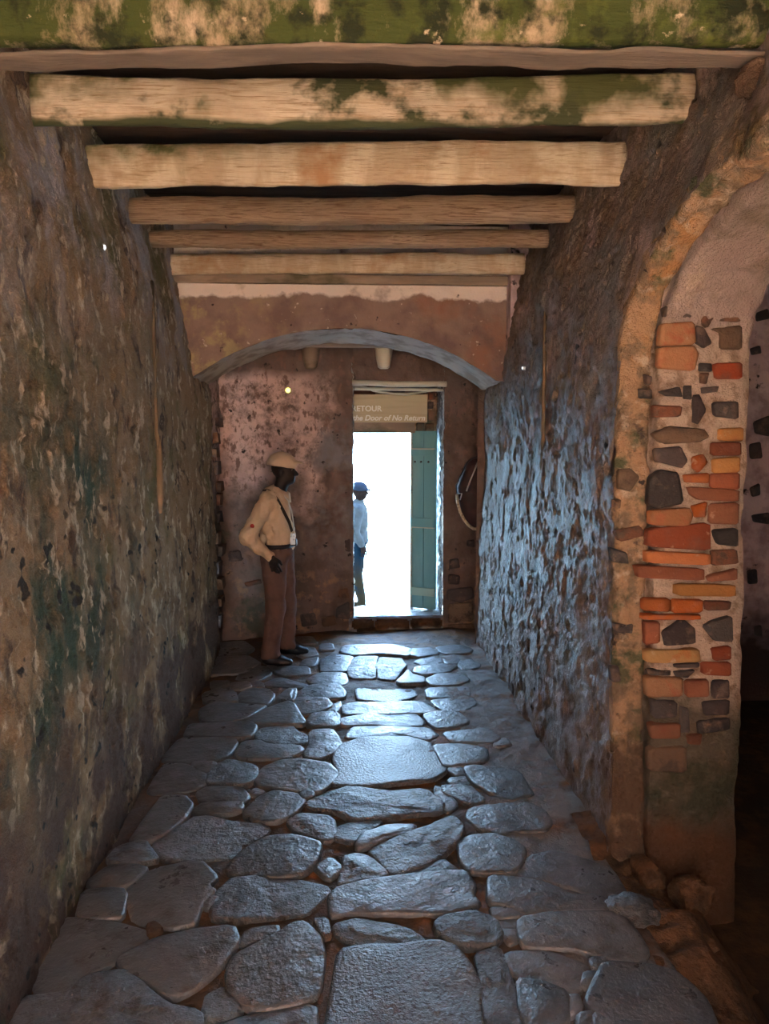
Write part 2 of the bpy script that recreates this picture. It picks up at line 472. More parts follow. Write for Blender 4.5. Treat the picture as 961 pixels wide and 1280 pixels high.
def join_np(parts):
    """join (verts, faces) lists"""
    V, F, n = [], [], 0
    for v, f in parts:
        V += [tuple(x) for x in v]
        F += [tuple(i + n for i in q) for q in f]
        n += len(v)
    return V, F


def box(x0, x1, y0, y1, z0, z1):
    v = [(x, y, z) for z in (z0, z1) for y in (y0, y1) for x in (x0, x1)]
    f = [(0, 2, 3, 1), (4, 5, 7, 6), (0, 1, 5, 4), (2, 6, 7, 3), (0, 4, 6, 2), (1, 3, 7, 5)]
    return v, f


def box_obj(name, b, mat, parent=None, bevel=0.0, seg=2):
    v, f = box(*b)
    me = mesh(name, v, f)
    if bevel:
        bm = bmesh.new()
        bm.from_mesh(me)
        bmesh.ops.bevel(bm, geom=bm.edges[:], offset=bevel, segments=seg, affect='EDGES', profile=.6)
        bm.to_mesh(me)
        bm.free()
    return link(name, me, mat, parent, smooth=False)


def empty(name, loc, label=None, cat=None, group=None, kind=None):
    o = bpy.data.objects.new(name, None)
    COL.objects.link(o)
    o.location = loc
    tag(o, label, cat, group, kind)
    return o


def tag(o, label=None, cat=None, group=None, kind=None):
    if label: o['label'] = label
    if cat: o['category'] = cat
    if group: o['group'] = group
    if kind: o['kind'] = kind
    return o


def tube(pts, r, n=10, jitter=0.0, seed=3):
    pts = [Vector(p) for p in pts]
    rs = r if isinstance(r, (list, tuple)) else [r] * len(pts)
    V, F = [], []
    prev = None
    for i, p in enumerate(pts):
        t = (pts[min(i + 1, len(pts) - 1)] - pts[max(i - 1, 0)]).normalized()
        ref = Vector((0, 0, 1)) if abs(t.z) < .9 else Vector((1, 0, 0))
        a = t.cross(ref).normalized() if prev is None else (prev - t * prev.dot(t)).normalized()
        prev = a
        b = t.cross(a)
        for k in range(n):
            th = 2 * math.pi * k / n
            rr = rs[i] * (1 + jitter * random.uniform(-1, 1))
            V.append(p + (a * math.cos(th) + b * math.sin(th)) * rr)
    for i in range(len(pts) - 1):
        for k in range(n):
            k2 = (k + 1) % n
            F.append((i * n + k, i * n + k2, (i + 1) * n + k2, (i + 1) * n + k))
    F.append(tuple(range(n))[::-1])
    F.append(tuple((len(pts) - 1) * n + k for k in range(n)))
    return V, F


def tube_obj(name, pts, r, mat, parent=None, n=10, jitter=0.0):
    v, f = tube(pts, r, n, jitter)
    return link(name, mesh(name, v, f), mat, parent)


# ------------------------------------------------------------------ walls
def plaster_relief(p, seed, amp=1.0):
    d = fbm(p, 1.3, 2, seed) * .022 + fbm(p, 5, 3, seed + 20) * .006 + fbm(p, 22, 2, seed + 40) * .005
    pit = vnoise(np.asarray(p) * 15, seed + 60)
    d = d - np.clip(pit - .5, 0, .2) * .08
    d = d + fbm(p, 55, 2, seed + 50) * .0026
    flake = fbm(p * np.array([1, 1, .7]), 8.0, 3, seed + 80, .6)
    d = d + .006 * np.clip((flake - .10) / .05, 0, 1) + .006 * np.clip((flake - .45) / .05, 0, 1)
    big = fbm(p * np.array([1, 1, .45]), 3.0, 3, seed + 83, .6)
    d = d + np.clip((p[..., 2] - 1.9) / .8, 0, 1) * .012 * np.clip((big - .05) / .04, 0, 1)
    return d * amp


def side_wall(side, ys, z_bot, z_top, nz, seed, amp=1.0):
    ny = len(ys)
    P = np.zeros((ny, nz, 3))
    for i, y in enumerate(ys):
        zs = np.linspace(z_bot[i], z_top, nz)
        P[i, :, 1] = y
        P[i, :, 2] = zs
        P[i, :, 0] = wall_x(side, zs)
    d = plaster_relief(P, seed, amp)
    P[..., 0] -= side * d
    return P


ARCH_F, ARCH_B = 6.2, 6.85      # front and back of the far arch
BACK = 7.4                      # inner face of the back wall

ys = np.concatenate([np.linspace(-1.5, 2.2, 50), np.linspace(2.22, ARCH_B, 480)])
P = side_wall(-1, ys, np.full(len(ys), -.3), 3.62, 400, 11)
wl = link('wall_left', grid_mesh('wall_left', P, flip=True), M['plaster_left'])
tag(wl, kind='structure')

# right wall with its arched side opening
AY, AA, AB, AZ, AE = 2.25, 1.27, 0.57, 2.30, 2.4


def lean(z):
    # the far jamb leans out towards its foot
    return -.24 * np.clip(1 - np.asarray(z) / 2.3, 0, 1.1)


def arch_z(y, grow=0.0):
    t = max(0.0, 1 - abs((y - AY) / (AA + grow)) ** AE)
    return AZ + (AB + grow) * t ** (1 / AE)


ys1 = np.linspace(AY + AA, ARCH_B, 360)
ys2 = np.linspace(AY - AA, AY + AA, 160)
P1 = side_wall(1, ys1, np.full(len(ys1), -.3), 3.62, 400, 31)
P1[..., 1] += lean(P1[..., 2]) * np.clip(1 - (P1[..., 1] - AY - AA) / 1.2, 0, 1)
P2 = side_wall(1, ys2, np.array([arch_z(y) for y in ys2]), 3.62, 80, 31)
ys3 = np.linspace(-1.5, AY - AA, 40)
P3 = side_wall(1, ys3, np.full(len(ys3), -.3), 3.62, 60, 31)
parts = []
for P in (P1, P2, P3):
    me = grid_mesh('t', P)
    parts.append(me)
bm = bmesh.new()
for me in parts:
    bm.from_mesh(me)
    bpy.data.meshes.remove(me)
me = bpy.data.meshes.new('wall_right')
bm.to_mesh(me)
bm.free()
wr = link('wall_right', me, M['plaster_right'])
tag(wr, kind='structure')


def arch_path(step=0.02):
    """path points (y, z), inward normal (ny, nz) from the far jamb foot over the arch to the near jamb foot"""
    out = []
    for z in np.arange(-.35, AZ, step):
        out.append((AY + AA + float(lean(z)), z, -1.0, 0.0))
    n = 150
    for k in range(n + 1):
        th = math.pi * k / n
        cs, sn = math.cos(th), math.sin(th)
        y, z = AY + AA * math.copysign(abs(cs) ** (2 / AE), cs), AZ + AB * abs(sn) ** (2 / AE)
        nx, nz = -math.copysign(abs(cs) ** (2 - 2 / AE), cs) / AA, -abs(sn) ** (2 - 2 / AE) / AB
        l = math.hypot(nx, nz)
        out.append((y, z, nx / l, nz / l))
    for z in np.arange(AZ, -.35, -.06):
        out.append((AY - AA, z, 1.0, 0.0))
    return np.array(out)


def arch_sweep(name, profile, mat, seed, amp, sub=0.02):
    prof = []
    for (a, b) in zip(profile[:-1], profile[1:]):
        n = max(1, int(math.dist(a, b) / sub))
        for k in range(n):
            prof.append((a[0] + (b[0] - a[0]) * k / n, a[1] + (b[1] - a[1]) * k / n))
    prof.append(profile[-1])
    prof = np.array(prof)
    path = arch_path()
    P = np.zeros((len(path), len(prof), 3))
    zz = path[:, 1][:, None]
    wx = wall_x(1, path[:, 1])[:, None]
    back = (1.775 + .035 * path[:, 1])[:, None]
    f = np.clip(prof[:, 0] / .58, 0, 2)[None, :]
    P[..., 0] = np.where(f <= 1, wx + (back - wx) * f, back + (prof[:, 0][None, :] - .58))
    P[..., 1] = path[:, 0][:, None] + path[:, 2][:, None] * prof[:, 1][None, :]
    P[..., 2] = zz + path[:, 3][:, None] * prof[:, 1][None, :]
    d = (fbm(P, 5, 3, seed) * .012 + fbm(P, 22, 2, seed + 9) * .006 - np.clip(vnoise(P * 13, seed + 5) - .45, 0, .3) * .07) * amp
    P[..., 1] += path[:, 2][:, None] * d
    P[..., 2] += path[:, 3][:, None] * d
    P[..., 0] += fbm(P, 9, 2, seed + 3) * .010 * amp
    o = link(name, grid_mesh(name, P), mat)
    tag(o, kind='structure')
    return o


arch_sweep('trim_1', [(-.015, -.04), (.0, .005), (.02, .024), (.125, .034), (.140, .026), (.150, -.02), (.158, -.03)], M['rim_plaster'], 51, 1.5)
jamb = arch_sweep('wall_jamb', [(.150, -.03), (.160, -.02), (.170, .05), (.185, .064), (.54, .066), (.58, .055), (.60, .0), (.605, -.5)], M['jamb_mortar'], 61, .9)
JAMB_Y = AY + AA - .062

# far arch wall over the passage
hw_l, hw_r = -1.215, 1.225


def crown_z(x, back=False):
    z0, z1 = (2.35, 2.757) if not back else (2.33, 2.717)
    c, h = -.01, 1.225
    t = (x - c) / h
    rr = (h * h + (z1 - z0) ** 2) / (2 * (z1 - z0))
    return z1 - rr + math.sqrt(max(0, rr * rr - (t * h) ** 2))


xs = np.linspace(hw_l - .12, hw_r + .2, 150)
P = np.zeros((len(xs), 60, 3))
for i, x in enumerate(xs):
    zb = crown_z(min(max(x, hw_l), hw_r))
    zs = np.linspace(zb, 3.62, 60)
    P[i, :, 0] = x
    P[i, :, 1] = ARCH_F
    P[i, :, 2] = zs
d = fbm(P, 4, 3, 71) * .012 + fbm(P, 25, 2, 72) * .004
P[..., 1] -= d
wa = link('wall_arch', grid_mesh('wall_arch', P), M['arch_plaster'])
tag(wa, kind='structure')
# soffit of that arch
ysf = np.linspace(ARCH_F - .004, ARCH_B, 36)
P = np.zeros((len(xs), len(ysf), 3))
for i, x in enumerate(xs):
    xc = min(max(x, hw_l), hw_r)
    za, zb = crown_z(xc), crown_z(xc, True)
    for j, y in enumerate(ysf):
        t = (y - ARCH_F) / (ARCH_B - ARCH_F)
        P[i, j] = (x, y, za + (zb - za) * t)
P[..., 2] -= fbm(P, 5, 3, 74) * .010 + fbm(P, 25, 2, 75) * .004
so = link('trim_2', grid_mesh('trim_2', P, flip=True), M['soffit_plaster'])
tag(so, kind='structure')
# rear face of the arch wall, chamber side walls, chamber ceiling
P = np.zeros((60, 10, 3))
for i, x in enumerate(np.linspace(hw_l - .3, hw_r + .4, 60)):
    P[i, :, 0] = x
    P[i, :, 1] = ARCH_B
    P[i, :, 2] = np.linspace(crown_z(min(max(x, hw_l), hw_r), True), 3.0, 10)
tag(link('wall_arch_rear', grid_mesh('wall_arch_rear', P, flip=True), M['back_plaster']), kind='structure')
for side, x0, nm in ((-1, -1.215, 'wall_chamber_left'), (1, 1.30, 'wall_chamber_right')):
    P = np.zeros((40, 110, 3))
    for i, y in enumerate(np.linspace(ARCH_B - .02, BACK + .05, 40)):
        P[i, :, 0] = x0
        P[i, :, 1] = y
        P[i, :, 2] = np.linspace(-.3, 2.9, 110)
    P[..., 0] -= side * plaster_relief(P, 81 + side, .8)
    o = link(nm, grid_mesh(nm, P, flip=side < 0), M['back_plaster'])
    tag(o, kind='structure')
    if side < 0:
        # dark stones that stand proud of the narrow strip of side wall
        for k in range(13):
            z = .15 + k * .155 + random.uniform(-.02, .02)
            y = 7.02 + random.uniform(-.08, .12)
            v, f = box(-1.23, -1.17 + random.uniform(-.01, .02), y, y + random.uniform(.14, .24), z, z + random.uniform(.07, .12))
            v = [(a + random.uniform(-.008, .008), b + random.uniform(-.015, .015), c + random.uniform(-.012, .012)) for a, b, c in v]
            link('stone', mesh('stone', v, f), M['rust_stone' if k % 3 else 'basalt'], o, smooth=False)
# wing returns beside the arch back edge
P = np.zeros((12, 90, 3))
for i, x in enumerate(np.linspace(1.19, 1.36, 12)):
    P[i, :, 0] = x
    P[i, :, 1] = ARCH_B
    P[i, :, 2] = np.linspace(-.3, 2.5, 90)
tag(link('wall_wing', grid_mesh('wall_wing', P, flip=True), M['back_plaster']), kind='structure')

tag(box_obj('wall_wing', (-1.6, -1.222, ARCH_B - .03, ARCH_B + .03, -.3, 3.0), M['back_plaster']), kind='structure')
# back wall with the deep doorway
DX0, DX1, DZ0, DZ1 = .07, .955, .12, 2.42
OUT = 7.9


def back_panel(x0, x1, z0, z1, res=.02):
    nx, nz = max(2, int((x1 - x0) / res)), max(2, int((z1 - z0) / res))
    X, Z = np.meshgrid(np.linspace(x0, x1, nx), np.linspace(z0, z1, nz), indexing='ij')
    P = np.stack([X, np.full_like(X, BACK), Z], -1)
    P[..., 1] -= plaster_relief(P, 91, .9)
    return P


bm = bmesh.new()
for a in ((-1.4, DX0, -.3, 3.0), (DX1, 1.45, -.3, 3.0), (DX0, DX1, DZ1, 3.0), (DX0, DX1, -.3, DZ0)):
    me = grid_mesh('t', back_panel(*a))
    bm.from_mesh(me)
    bpy.data.meshes.remove(me)
me = bpy.data.meshes.new('wall_back')
bm.to_mesh(me)
bm.free()
wb = link('wall_back', me, M['back_plaster'])
tag(wb, kind='structure')
# reveals of the doorway
for nm, xa, xb, sgn in (('trim_3', DX1, .93, -1), ('trim_4', DX0 - .004, -.03, 1)):
    P = np.zeros((30, 130, 3))
    for i, t in enumerate(np.linspace(0, 1, 30)):
        P[i, :, 0] = xa + (xb - xa) * t
        P[i, :, 1] = BACK - .01 + (OUT - BACK + .01) * t
        P[i, :, 2] = np.linspace(DZ0 - .05, 2.6, 130)
    P[..., 0] += sgn * (fbm(P, 9, 3, 95) * .018 + np.abs(fbm(P, 26, 2, 96)) * .016)
    tag(link(nm, grid_mesh(nm, P, flip=sgn > 0), M['reveal_plaster']), kind='structure')
# outer wall pieces round the doorway (seen only from outside)
OZ = 1.935
tag(box_obj('wall_outer', (-6, .06, OUT - .02, OUT + .25, -.6, 8.0), M['shore']), kind='structure')
tag(box_obj('wall_outer', (.9, 6, OUT - .02, OUT + .25, -.6, 8.0), M['shore']), kind='structure')
# the head above the outer opening: stone lintel and rubble infill
hd = box_obj('wall_door_head', (-.1, 1.0, OUT - .12, OUT + .2, OZ, 8.0), M['rim_plaster'])
tag(hd, kind='structure')
box_obj('recess_shade_slab', (-.1, .93, OUT - .135, OUT - .11, 2.33, 2.5), M['basalt'], hd, .002)  # dark slab painting in the shade of the gap above the sign
box_obj('lintel_board', (-.1, .70, OUT - .20, OUT - .12, OZ - .005, OZ + .115), M['wood_grey'], hd, .006)
for (x0, x1, z0, z1, mk) in ((.72, .80, OZ + .0, OZ + .10, 'rust_stone'), (.81, .90, OZ + .01, OZ + .09, 'dirt'), (.84, .90, OZ + .12, OZ + .22, 'rust_stone'),
                             (.83, .89, OZ + .24, OZ + .31, 'basalt'), (.84, .91, OZ + .33, OZ + .42, 'rust_stone'), (.60, .80, OZ + .37, OZ + .43, 'rust_stone'), (.0, .30, OZ + .37, OZ + .47, 'rust_stone')):
    box_obj('stone', (x0, x1, OUT - .17, OUT - .1, z0, z1), M[mk], hd, .012)
# torn pale edge of plaster hanging in the head of the doorway
pts = [(-.02, 2.40), (.1, 2.395), (.2, 2.385), (.27, 2.355), (.36, 2.335), (.48, 2.325), (.6, 2.318), (.70, 2.33), (.8, 2.345), (.86, 2.36), (.92, 2.375)]
tube_obj('plaster_edge', [(x, 7.60, z - .005) for x, z in pts], [.012 + .004 * math.sin(i * 2.3) for i in range(len(pts))], M['pale_frame'], hd, 8, .2)
# pale door frame head
fr = empty('trim_5', (.5, BACK - .03, 2.40), kind='structure')
v, f = tube([(x, BACK - .02, 2.405 + .004 * math.sin(x * 9) - .012 * (x - .07)) for x in np.linspace(DX0 - .005, DX1 + .02, 14)], .028, 8, .08)
link('frame_head', mesh('frame_head', v, f), M['pale_frame'], fr)
v, f = tube([(x, BACK + .03, 2.355 - .012 * (x - .07)) for x in np.linspace(DX0, DX1, 14)], .016, 8, .1)
link('frame_strip', mesh('frame_strip', v, f), M['pale_frame'], fr)

# threshold: worn stone sill
Xs, Ys = np.meshgrid(np.linspace(.02, .96, 60), np.linspace(BACK - .025, 8.0, 40), indexing='ij')
P = np.stack([Xs, Ys, DZ0 + 0 * Xs], -1)
P[..., 2] += fbm(P, 5, 3, 97) * .012 - .05 * np.clip((P[..., 1] - 7.75) / .3, 0, 1)
P[:, 0, 2] = -.05
P[:, 1, 2] = np.maximum(P[:, 1, 2] - .02, 0)
P[:, 1, 1] = P[:, 0, 1]
sill = link('trim_6', grid_mesh('trim_6', P), M['flag'])
tag(sill, kind='structure')
for (x0, x1, z0, z1, mk) in ((.05, .27, .0, .10, 'dirt'), (.28, .62, -.02, .095, 'dirt'), (.63, .95, .0, .10, 'dirt'), (.10, .62, -.05, .015, 'dark_earth')):
    v, f = box(x0, x1, BACK - .06, BACK + .05, z0, z1)
    me = mesh('stone', v, f)
    bm = bmesh.new(); bm.from_mesh(me)
    bmesh.ops.bevel(bm, geom=bm.edges[:], offset=.018, segments=2, affect='EDGES')
    bm.to_mesh(me); bm.free()
    link('stone', me, M[mk], sill)


def wall_stone(poly_px, y, mat, parent, depth=.03, name='stone', seed=0, ln=None):
    """a stone or brick traced on a wall plane facing the camera, standing proud of it"""
    if ln is None:
        pts = [at_y(px, py, y) for px, py in poly_px]
    else:
        pts = []
        for px, py in poly_px:
            q = at_y(px, py, y)
            for _ in range(6):
                q = at_y(px, py, y + float(ln(q.z)))
            pts.append(q)
    out = []
    n = len(pts)
    for i in range(n):                      # cut each corner once so edges read worn
        a, b, c = pts[i - 1], pts[i], pts[(i + 1) % n]
        out.append(b + (a - b) * .10)
        out.append(b + (c - b) * .10)
    cen = sum(out, Vector()) / len(out)
    R = random.Random(seed + n)
    V = []
    out = [p + (p - cen).normalized() * .007 for p in out]
    size = max((p - cen).length for p in out)
    rings = ((1.0, .02), (.985, -depth * .55), (1 - .010 / max(size, .02), -depth * .9), (1 - .026 / max(size, .03), -depth))
    for s, dy in rings:
        for p in out:
            q = cen + (p - cen) * max(s, .4)
            V.append((q.x + R.uniform(-.002, .002), q.y + dy + R.uniform(-.0025, .0025), q.z + R.uniform(-.002, .002)))
    m = len(out)
    F = []
    for r_ in range(len(rings) - 1):
        for i in range(m):
            j = (i + 1) % m
            F.append((r_ * m + i, r_ * m + j, (r_ + 1) * m + j, (r_ + 1) * m + i))
    V.append((cen.x, cen.y - depth - .002, cen.z))
    k = len(V) - 1
    b0 = (len(rings) - 1) * m
    for i in range(m):
        F.append((b0 + i, b0 + (i + 1) % m, k))
    return link(name, mesh(name, V, F), M[mat], parent)


for i, (poly, mk) in enumerate([
    ([(375, 768), (393, 767), (396, 780), (378, 783)], 'basalt'),
    ([(421, 760), (436, 752), (437, 774), (420, 771)], 'basalt'),
    ([(424, 738), (434, 735), (436, 748), (423, 746)], 'rust_stone'),
    ([(402, 772), (418, 770), (420, 780), (404, 783)], 'rust_stone'),
    ([(306, 728), (325, 724), (327, 729), (308, 733)], 'rust_stone'),
    ([(559, 737), (590, 734), (592, 747), (576, 752), (558, 749)], 'basalt'),
    ([(560, 755), (590, 753), (591, 776), (560, 778)], 'rust_stone'),
    ([(561, 781), (591, 779), (592, 792), (562, 793)], 'rust_stone'),
    ([(585, 676), (592, 675), (592, 683), (584, 682)], 'basalt'),
    ([(562, 700), (572, 698), (574, 709), (562, 711)], 'basalt'),
    ([(561, 718), (574, 720), (573, 730), (560, 729)], 'basalt'),
    ([(431, 676), (437, 674), (438, 690), (432, 688)], 'basalt'),
    ([(285, 690), (300, 688), (303, 700), (287, 702)], 'basalt')]):
    wall_stone(poly, BACK - .008, mk, wb, .02, seed=i)

# corbels and edge beam under the chamber ceiling
tag(box_obj('ceiling_chamber', (-1.5, 1.6, ARCH_B - .05, 8.1, 2.78, 2.9), M['wood_dark']), kind='structure')
eb = box_obj('cross_beam', (-.42, .75, ARCH_B + .06, ARCH_B + .16, 2.695, 2.79), M['wood_grey'], None, .012)
tag(eb, 'dark flat timber crossing just behind the crown of the far arch', 'beam')
for px, wd, label, mk in ((388, .085, 'dark stub of a joist above the khaki-capped man', 'wood_grey'), (480, .085, 'whitewashed stub of a joist above the door sign', 'pale_frame'), (556, .045, 'small pale stub of a joist almost hidden by the arch', 'pale_frame')):
    top, bot = at_y(px, 436, 7.25), at_y(px, 461 if wd > .05 else 442, 7.25)
    V, F = [], []
    n = 12
    for j, (s, z) in enumerate(((1, top.z + .08), (1, top.z), (.85, (top.z + bot.z) / 2), (.68, bot.z + .02), (.45, bot.z + .004))):
        for k in range(n):
            th = 2 * math.pi * k / n
            V.append((top.x + wd * s * math.cos(th), 7.3 + .09 * s * math.sin(th), z))
    for j in range(4):
        for k in range(n):
            F.append((j * n + k, j * n + (k + 1) % n, (j + 1) * n + (k + 1) % n, (j + 1) * n + k))
    F.append(tuple(4 * n + k for k in range(n)))
    F.append(tuple(range(n))[::-1])
    tag(link('joist_end', mesh('joist_end', V, F), M[mk]), label, 'joist end')

# ------------------------------------------------------------------ ceiling
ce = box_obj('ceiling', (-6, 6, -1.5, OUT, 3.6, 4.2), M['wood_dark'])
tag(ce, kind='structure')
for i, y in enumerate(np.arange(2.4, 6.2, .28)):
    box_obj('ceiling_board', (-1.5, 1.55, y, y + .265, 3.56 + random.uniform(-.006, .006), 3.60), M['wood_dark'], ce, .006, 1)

# ------------------------------------------------------------------ side room
tag(box_obj('wall_room_far', (1.3, 5.2, 6.05, 6.2, -.6, 3.6), M['room_plaster']), kind='structure')
rw = bpy.data.objects['wall_room_far']
tag(box_obj('wall_room_side', (5.0, 5.2, -1, 6.2, -.6, 3.6), M['room_plaster']), kind='structure')
tag(box_obj('wall_room_near', (1.5, 5.2, -1.1, -.9, -.6, 3.6), M['room_plaster']), kind='structure')
tag(box_obj('floor_room', (1.25, 5.2, -1, 6.2, -.7, -.32), M['dark_earth']), kind='structure')
tag(box_obj('floor_gap', (1.55, 1.72, 3.75, 6.2, -.6, 3.6), M['room_plaster']), kind='structure')
bpy.data.objects['floor_gap'].name = 'wall_room_inner'
for i, poly in enumerate([[(944, 392), (958, 387), (961, 398), (946, 401)], [(938, 436), (948, 433), (950, 441), (940, 443)], [(942, 528), (961, 520), (961, 545), (944, 541)],
                          [(937, 556), (949, 553), (951, 572), (938, 573)], [(938, 610), (948, 605), (948, 618), (940, 620)], [(940, 644), (961, 641), (961, 655), (942, 652)],
                          [(934, 714), (944, 712), (945, 728), (935, 729)], [(943, 784), (950, 782), (951, 795), (944, 794)]]):
    wall_stone(poly, 6.045, 'basalt', rw, .025, seed=i)

# ------------------------------------------------------------------ far jamb brickwork
A = lambda L: [(740 + x / 3.199, 360 + y / 3.2) for x, y in L]
B = lambda L: [(740 + x / 2.371, 740 + y / 2.3704) for x, y in L]
BR = [
    ('brick', A([(275, 145), (400, 140), (405, 225), (265, 230)])), ('brick', A([(265, 240), (400, 234), (418, 265), (400, 330), (262, 318)])),
    ('basalt', A([(285, 80), (320, 78), (345, 90), (345, 112), (310, 120), (290, 112)])), ('basalt', A([(350, 95), (410, 110), (405, 130), (355, 125)])),
    ('rust_stone', A([(430, 90), (455, 82), (480, 120), (455, 155), (425, 130)])), ('rust_stone', A([(485, 100), (595, 98), (590, 135), (490, 135)])),
    ('basalt', A([(415, 155), (440, 165), (470, 220), (440, 235), (412, 215)])), ('rust_stone', A([(475, 165), (590, 152), (590, 245), (510, 240), (510, 185)])),
    ('basalt', A([(430, 305), (470, 305), (468, 332), (428, 330)])), ('brick_dark', A([(485, 305), (590, 300), (590, 362), (490, 362)])),
    ('rust_stone', A([(432, 345), (458, 345), (450, 380), (430, 375)])), ('basalt', A([(270, 415), (340, 400), (355, 435), (300, 430)])),
    ('basalt', A([(365, 395), (392, 395), (390, 442), (365, 440)])), ('basalt', A([(435, 400), (495, 395), (490, 415), (440, 420)])),
    ('basalt', A([(400, 435), (425, 430), (445, 490), (420, 540), (397, 530)])), ('rust_stone', A([(245, 470), (350, 475), (345, 512), (245, 515)])),
    ('basalt', A([(480, 460), (575, 455), (575, 522), (490, 510)])), ('rust_stone', A([(240, 585), (300, 555), (440, 565), (460, 595), (420, 615), (280, 622)])),
    ('brick_ochre', A([(505, 565), (595, 560), (597, 610), (505, 607)])), ('brick_dark', A([(475, 620), (585, 618), (585, 667), (475, 667)])),
    ('brick_ochre', A([(480, 685), (580, 675), (580, 735), (480, 737)])), ('basalt', A([(250, 645), (350, 638), (372, 690), (350, 717), (255, 690)])),
    ('brick', A([(400, 680), (440, 670), (450, 700), (420, 735), (400, 715)])), ('basalt', A([(230, 760), (270, 730), (340, 742), (358, 860), (260, 880), (220, 860)])),
    ('brick', A([(368, 748), (460, 742), (458, 778), (370, 776)])), ('brick_dark', A([(470, 745), (580, 740), (580, 802), (470, 797)])),
    ('brick_dark', A([(375, 795), (580, 807), (575, 852), (420, 845), (390, 825)])), ('brick_dark', A([(465, 865), (575, 860), (575, 942), (465, 937)])),
    ('brick', A([(395, 872), (450, 857), (445, 910), (405, 912)])), ('brick', A([(230, 890), (380, 880), (395, 910), (380, 950), (230, 945)])),
    ('brick_dark', A([(222, 962), (465, 937), (465, 1050), (215, 1032)])), ('basalt', A([(488, 972), (575, 965), (575, 1032), (500, 1022)])),
    ('brick', A([(215, 1050), (465, 1062), (465, 1107), (215, 1097)])), ('rust_stone', A([(475, 1050), (570, 1045), (575, 1100), (480, 1107)])),
    ('brick_dark', A([(170, 1107), (440, 1122), (440, 1167), (185, 1157)])), ('brick_dark', A([(460, 1152), (570, 1120), (570, 1165), (470, 1172)])),
    ('brick_ochre', A([(330, 1182), (565, 1185), (565, 1232), (330, 1227)])),
    ('brick', B([(150, 20), (225, 20), (225, 55), (150, 52)])), ('brick', B([(236, 22), (320, 22), (320, 57), (236, 58)])), ('rust_stone', B([(330, 26), (405, 28), (402, 50), (335, 52)])),
    ('brick', B([(150, 63), (315, 66), (315, 79), (150, 79)])), ('brick_dark', B([(155, 90), (195, 90), (195, 147), (155, 150)])),
    ('basalt', B([(205, 115), (265, 82), (300, 110), (300, 150), (215, 157)])), ('basalt', B([(325, 100), (410, 70), (412, 145), (360, 140)])),
    ('brick_ochre', B([(155, 170), (310, 168), (315, 205), (160, 206)])), ('brick_dark', B([(350, 165), (405, 160), (405, 195), (360, 199)])),
    ('brick_dark', B([(325, 210), (405, 208), (405, 246), (325, 241)])), ('basalt', B([(165, 230), (225, 232), (225, 245), (170, 243)])),
    ('basalt', B([(240, 235), (300, 230), (280, 248), (250, 247)])), ('basalt', B([(240, 212), (310, 210), (312, 220), (245, 221)])),
    ('brick', B([(155, 250), (262, 252), (262, 305), (160, 308)])), ('brick_dark', B([(275, 262), (340, 260), (340, 305), (278, 306)])),
    ('basalt', B([(355, 265), (400, 260), (400, 310), (355, 310)])), ('basalt', B([(175, 320), (245, 325), (245, 365), (180, 370)])),
    ('basalt', B([(325, 325), (400, 318), (400, 360), (330, 361)])), ('basalt', B([(258, 340), (280, 345), (285, 412), (258, 410)])),
    ('basalt', B([(310, 380), (400, 370), (400, 405), (315, 417)])), ('brick_dark', B([(168, 390), (255, 388), (255, 428), (175, 430)])),
    ('rust_stone', B([(280, 425), (320, 420), (315, 447), (285, 447)])), ('rust_stone', B([(165, 462), (275, 457), (275, 530), (165, 525)])),
]
for i, (mk, poly) in enumerate(BR):
    is_b = mk.startswith('brick')
    wall_stone(poly, JAMB_Y - .004, mk, jamb, .024 if is_b else .02, 'brick' if is_b else 'stone', seed=i, ln=lean)
rim = bpy.data.objects['trim_1']
for i, (mk, poly) in enumerate([('rust_stone', A([(105, 730), (150, 725), (182, 758), (150, 807), (105, 800)])), ('basalt', A([(70, 1040), (130, 1062), (140, 1100), (80, 1092)])),
                                ('rust_stone', A([(90, 972), (190, 950), (200, 990), (110, 1010)])), ('basalt', B([(65, 95), (118, 93), (116, 120), (70, 118)])),
                                ('basalt', A([(188, 405), (228, 410), (230, 440), (188, 440)])), ('basalt', A([(212, 350), (232, 358), (228, 384), (216, 378)])),
                                ('rust_stone', A([(85, 850), (108, 850), (106, 874), (88, 872)])), ('basalt', B([(52, 225), (75, 222), (80, 260), (58, 262)]))]):
    wall_stone(poly, AY + AA - .028, mk, rim, .018, seed=i + 100, ln=lean)

# ------------------------------------------------------------------ floor
xs_ = np.linspace(-1.35, 1.42, 150)
ysf = np.concatenate([np.linspace(-1.5, 2.2, 40), np.linspace(2.22, BACK + .05, 260)])
Xs, Ys = np.meshgrid(xs_, ysf, indexing='ij')
P = np.stack([Xs, Ys, 0 * Xs], -1)
fz = -.085 * np.clip((-Xs - .1) / 1.1, 0, 1)
right_fill = np.clip((Xs - (.55 + .12 * fbm(P, 2.0, 2, 5))) / .2, 0, 1) * np.clip((Ys - 3.2) / .5, 0, 1) * .024
P[..., 2] = fz - .022 + right_fill * .7 + fbm(P, 4, 3, 101) * .009 + fbm(P, 20, 2, 102) * .005
# beside the side arch the paving breaks off
edge = np.clip((Xs - 1.18) / .1, 0, 1) * np.clip((3.5 - Ys) / .1, 0, 1)
P[..., 2] -= edge * .32
fl = link('floor', grid_mesh('floor', P), M['mortar'])
tag(fl, kind='structure')


def chaikin(pts, it=1, c=.22):
    for _ in range(it):
        out = []
        n = len(pts)
        for i in range(n):
            a, b = pts[i], pts[(i + 1) % n]
            out.append(a + (b - a) * c)
            out.append(a + (b - a) * (1 - c))
        pts = out
    return pts


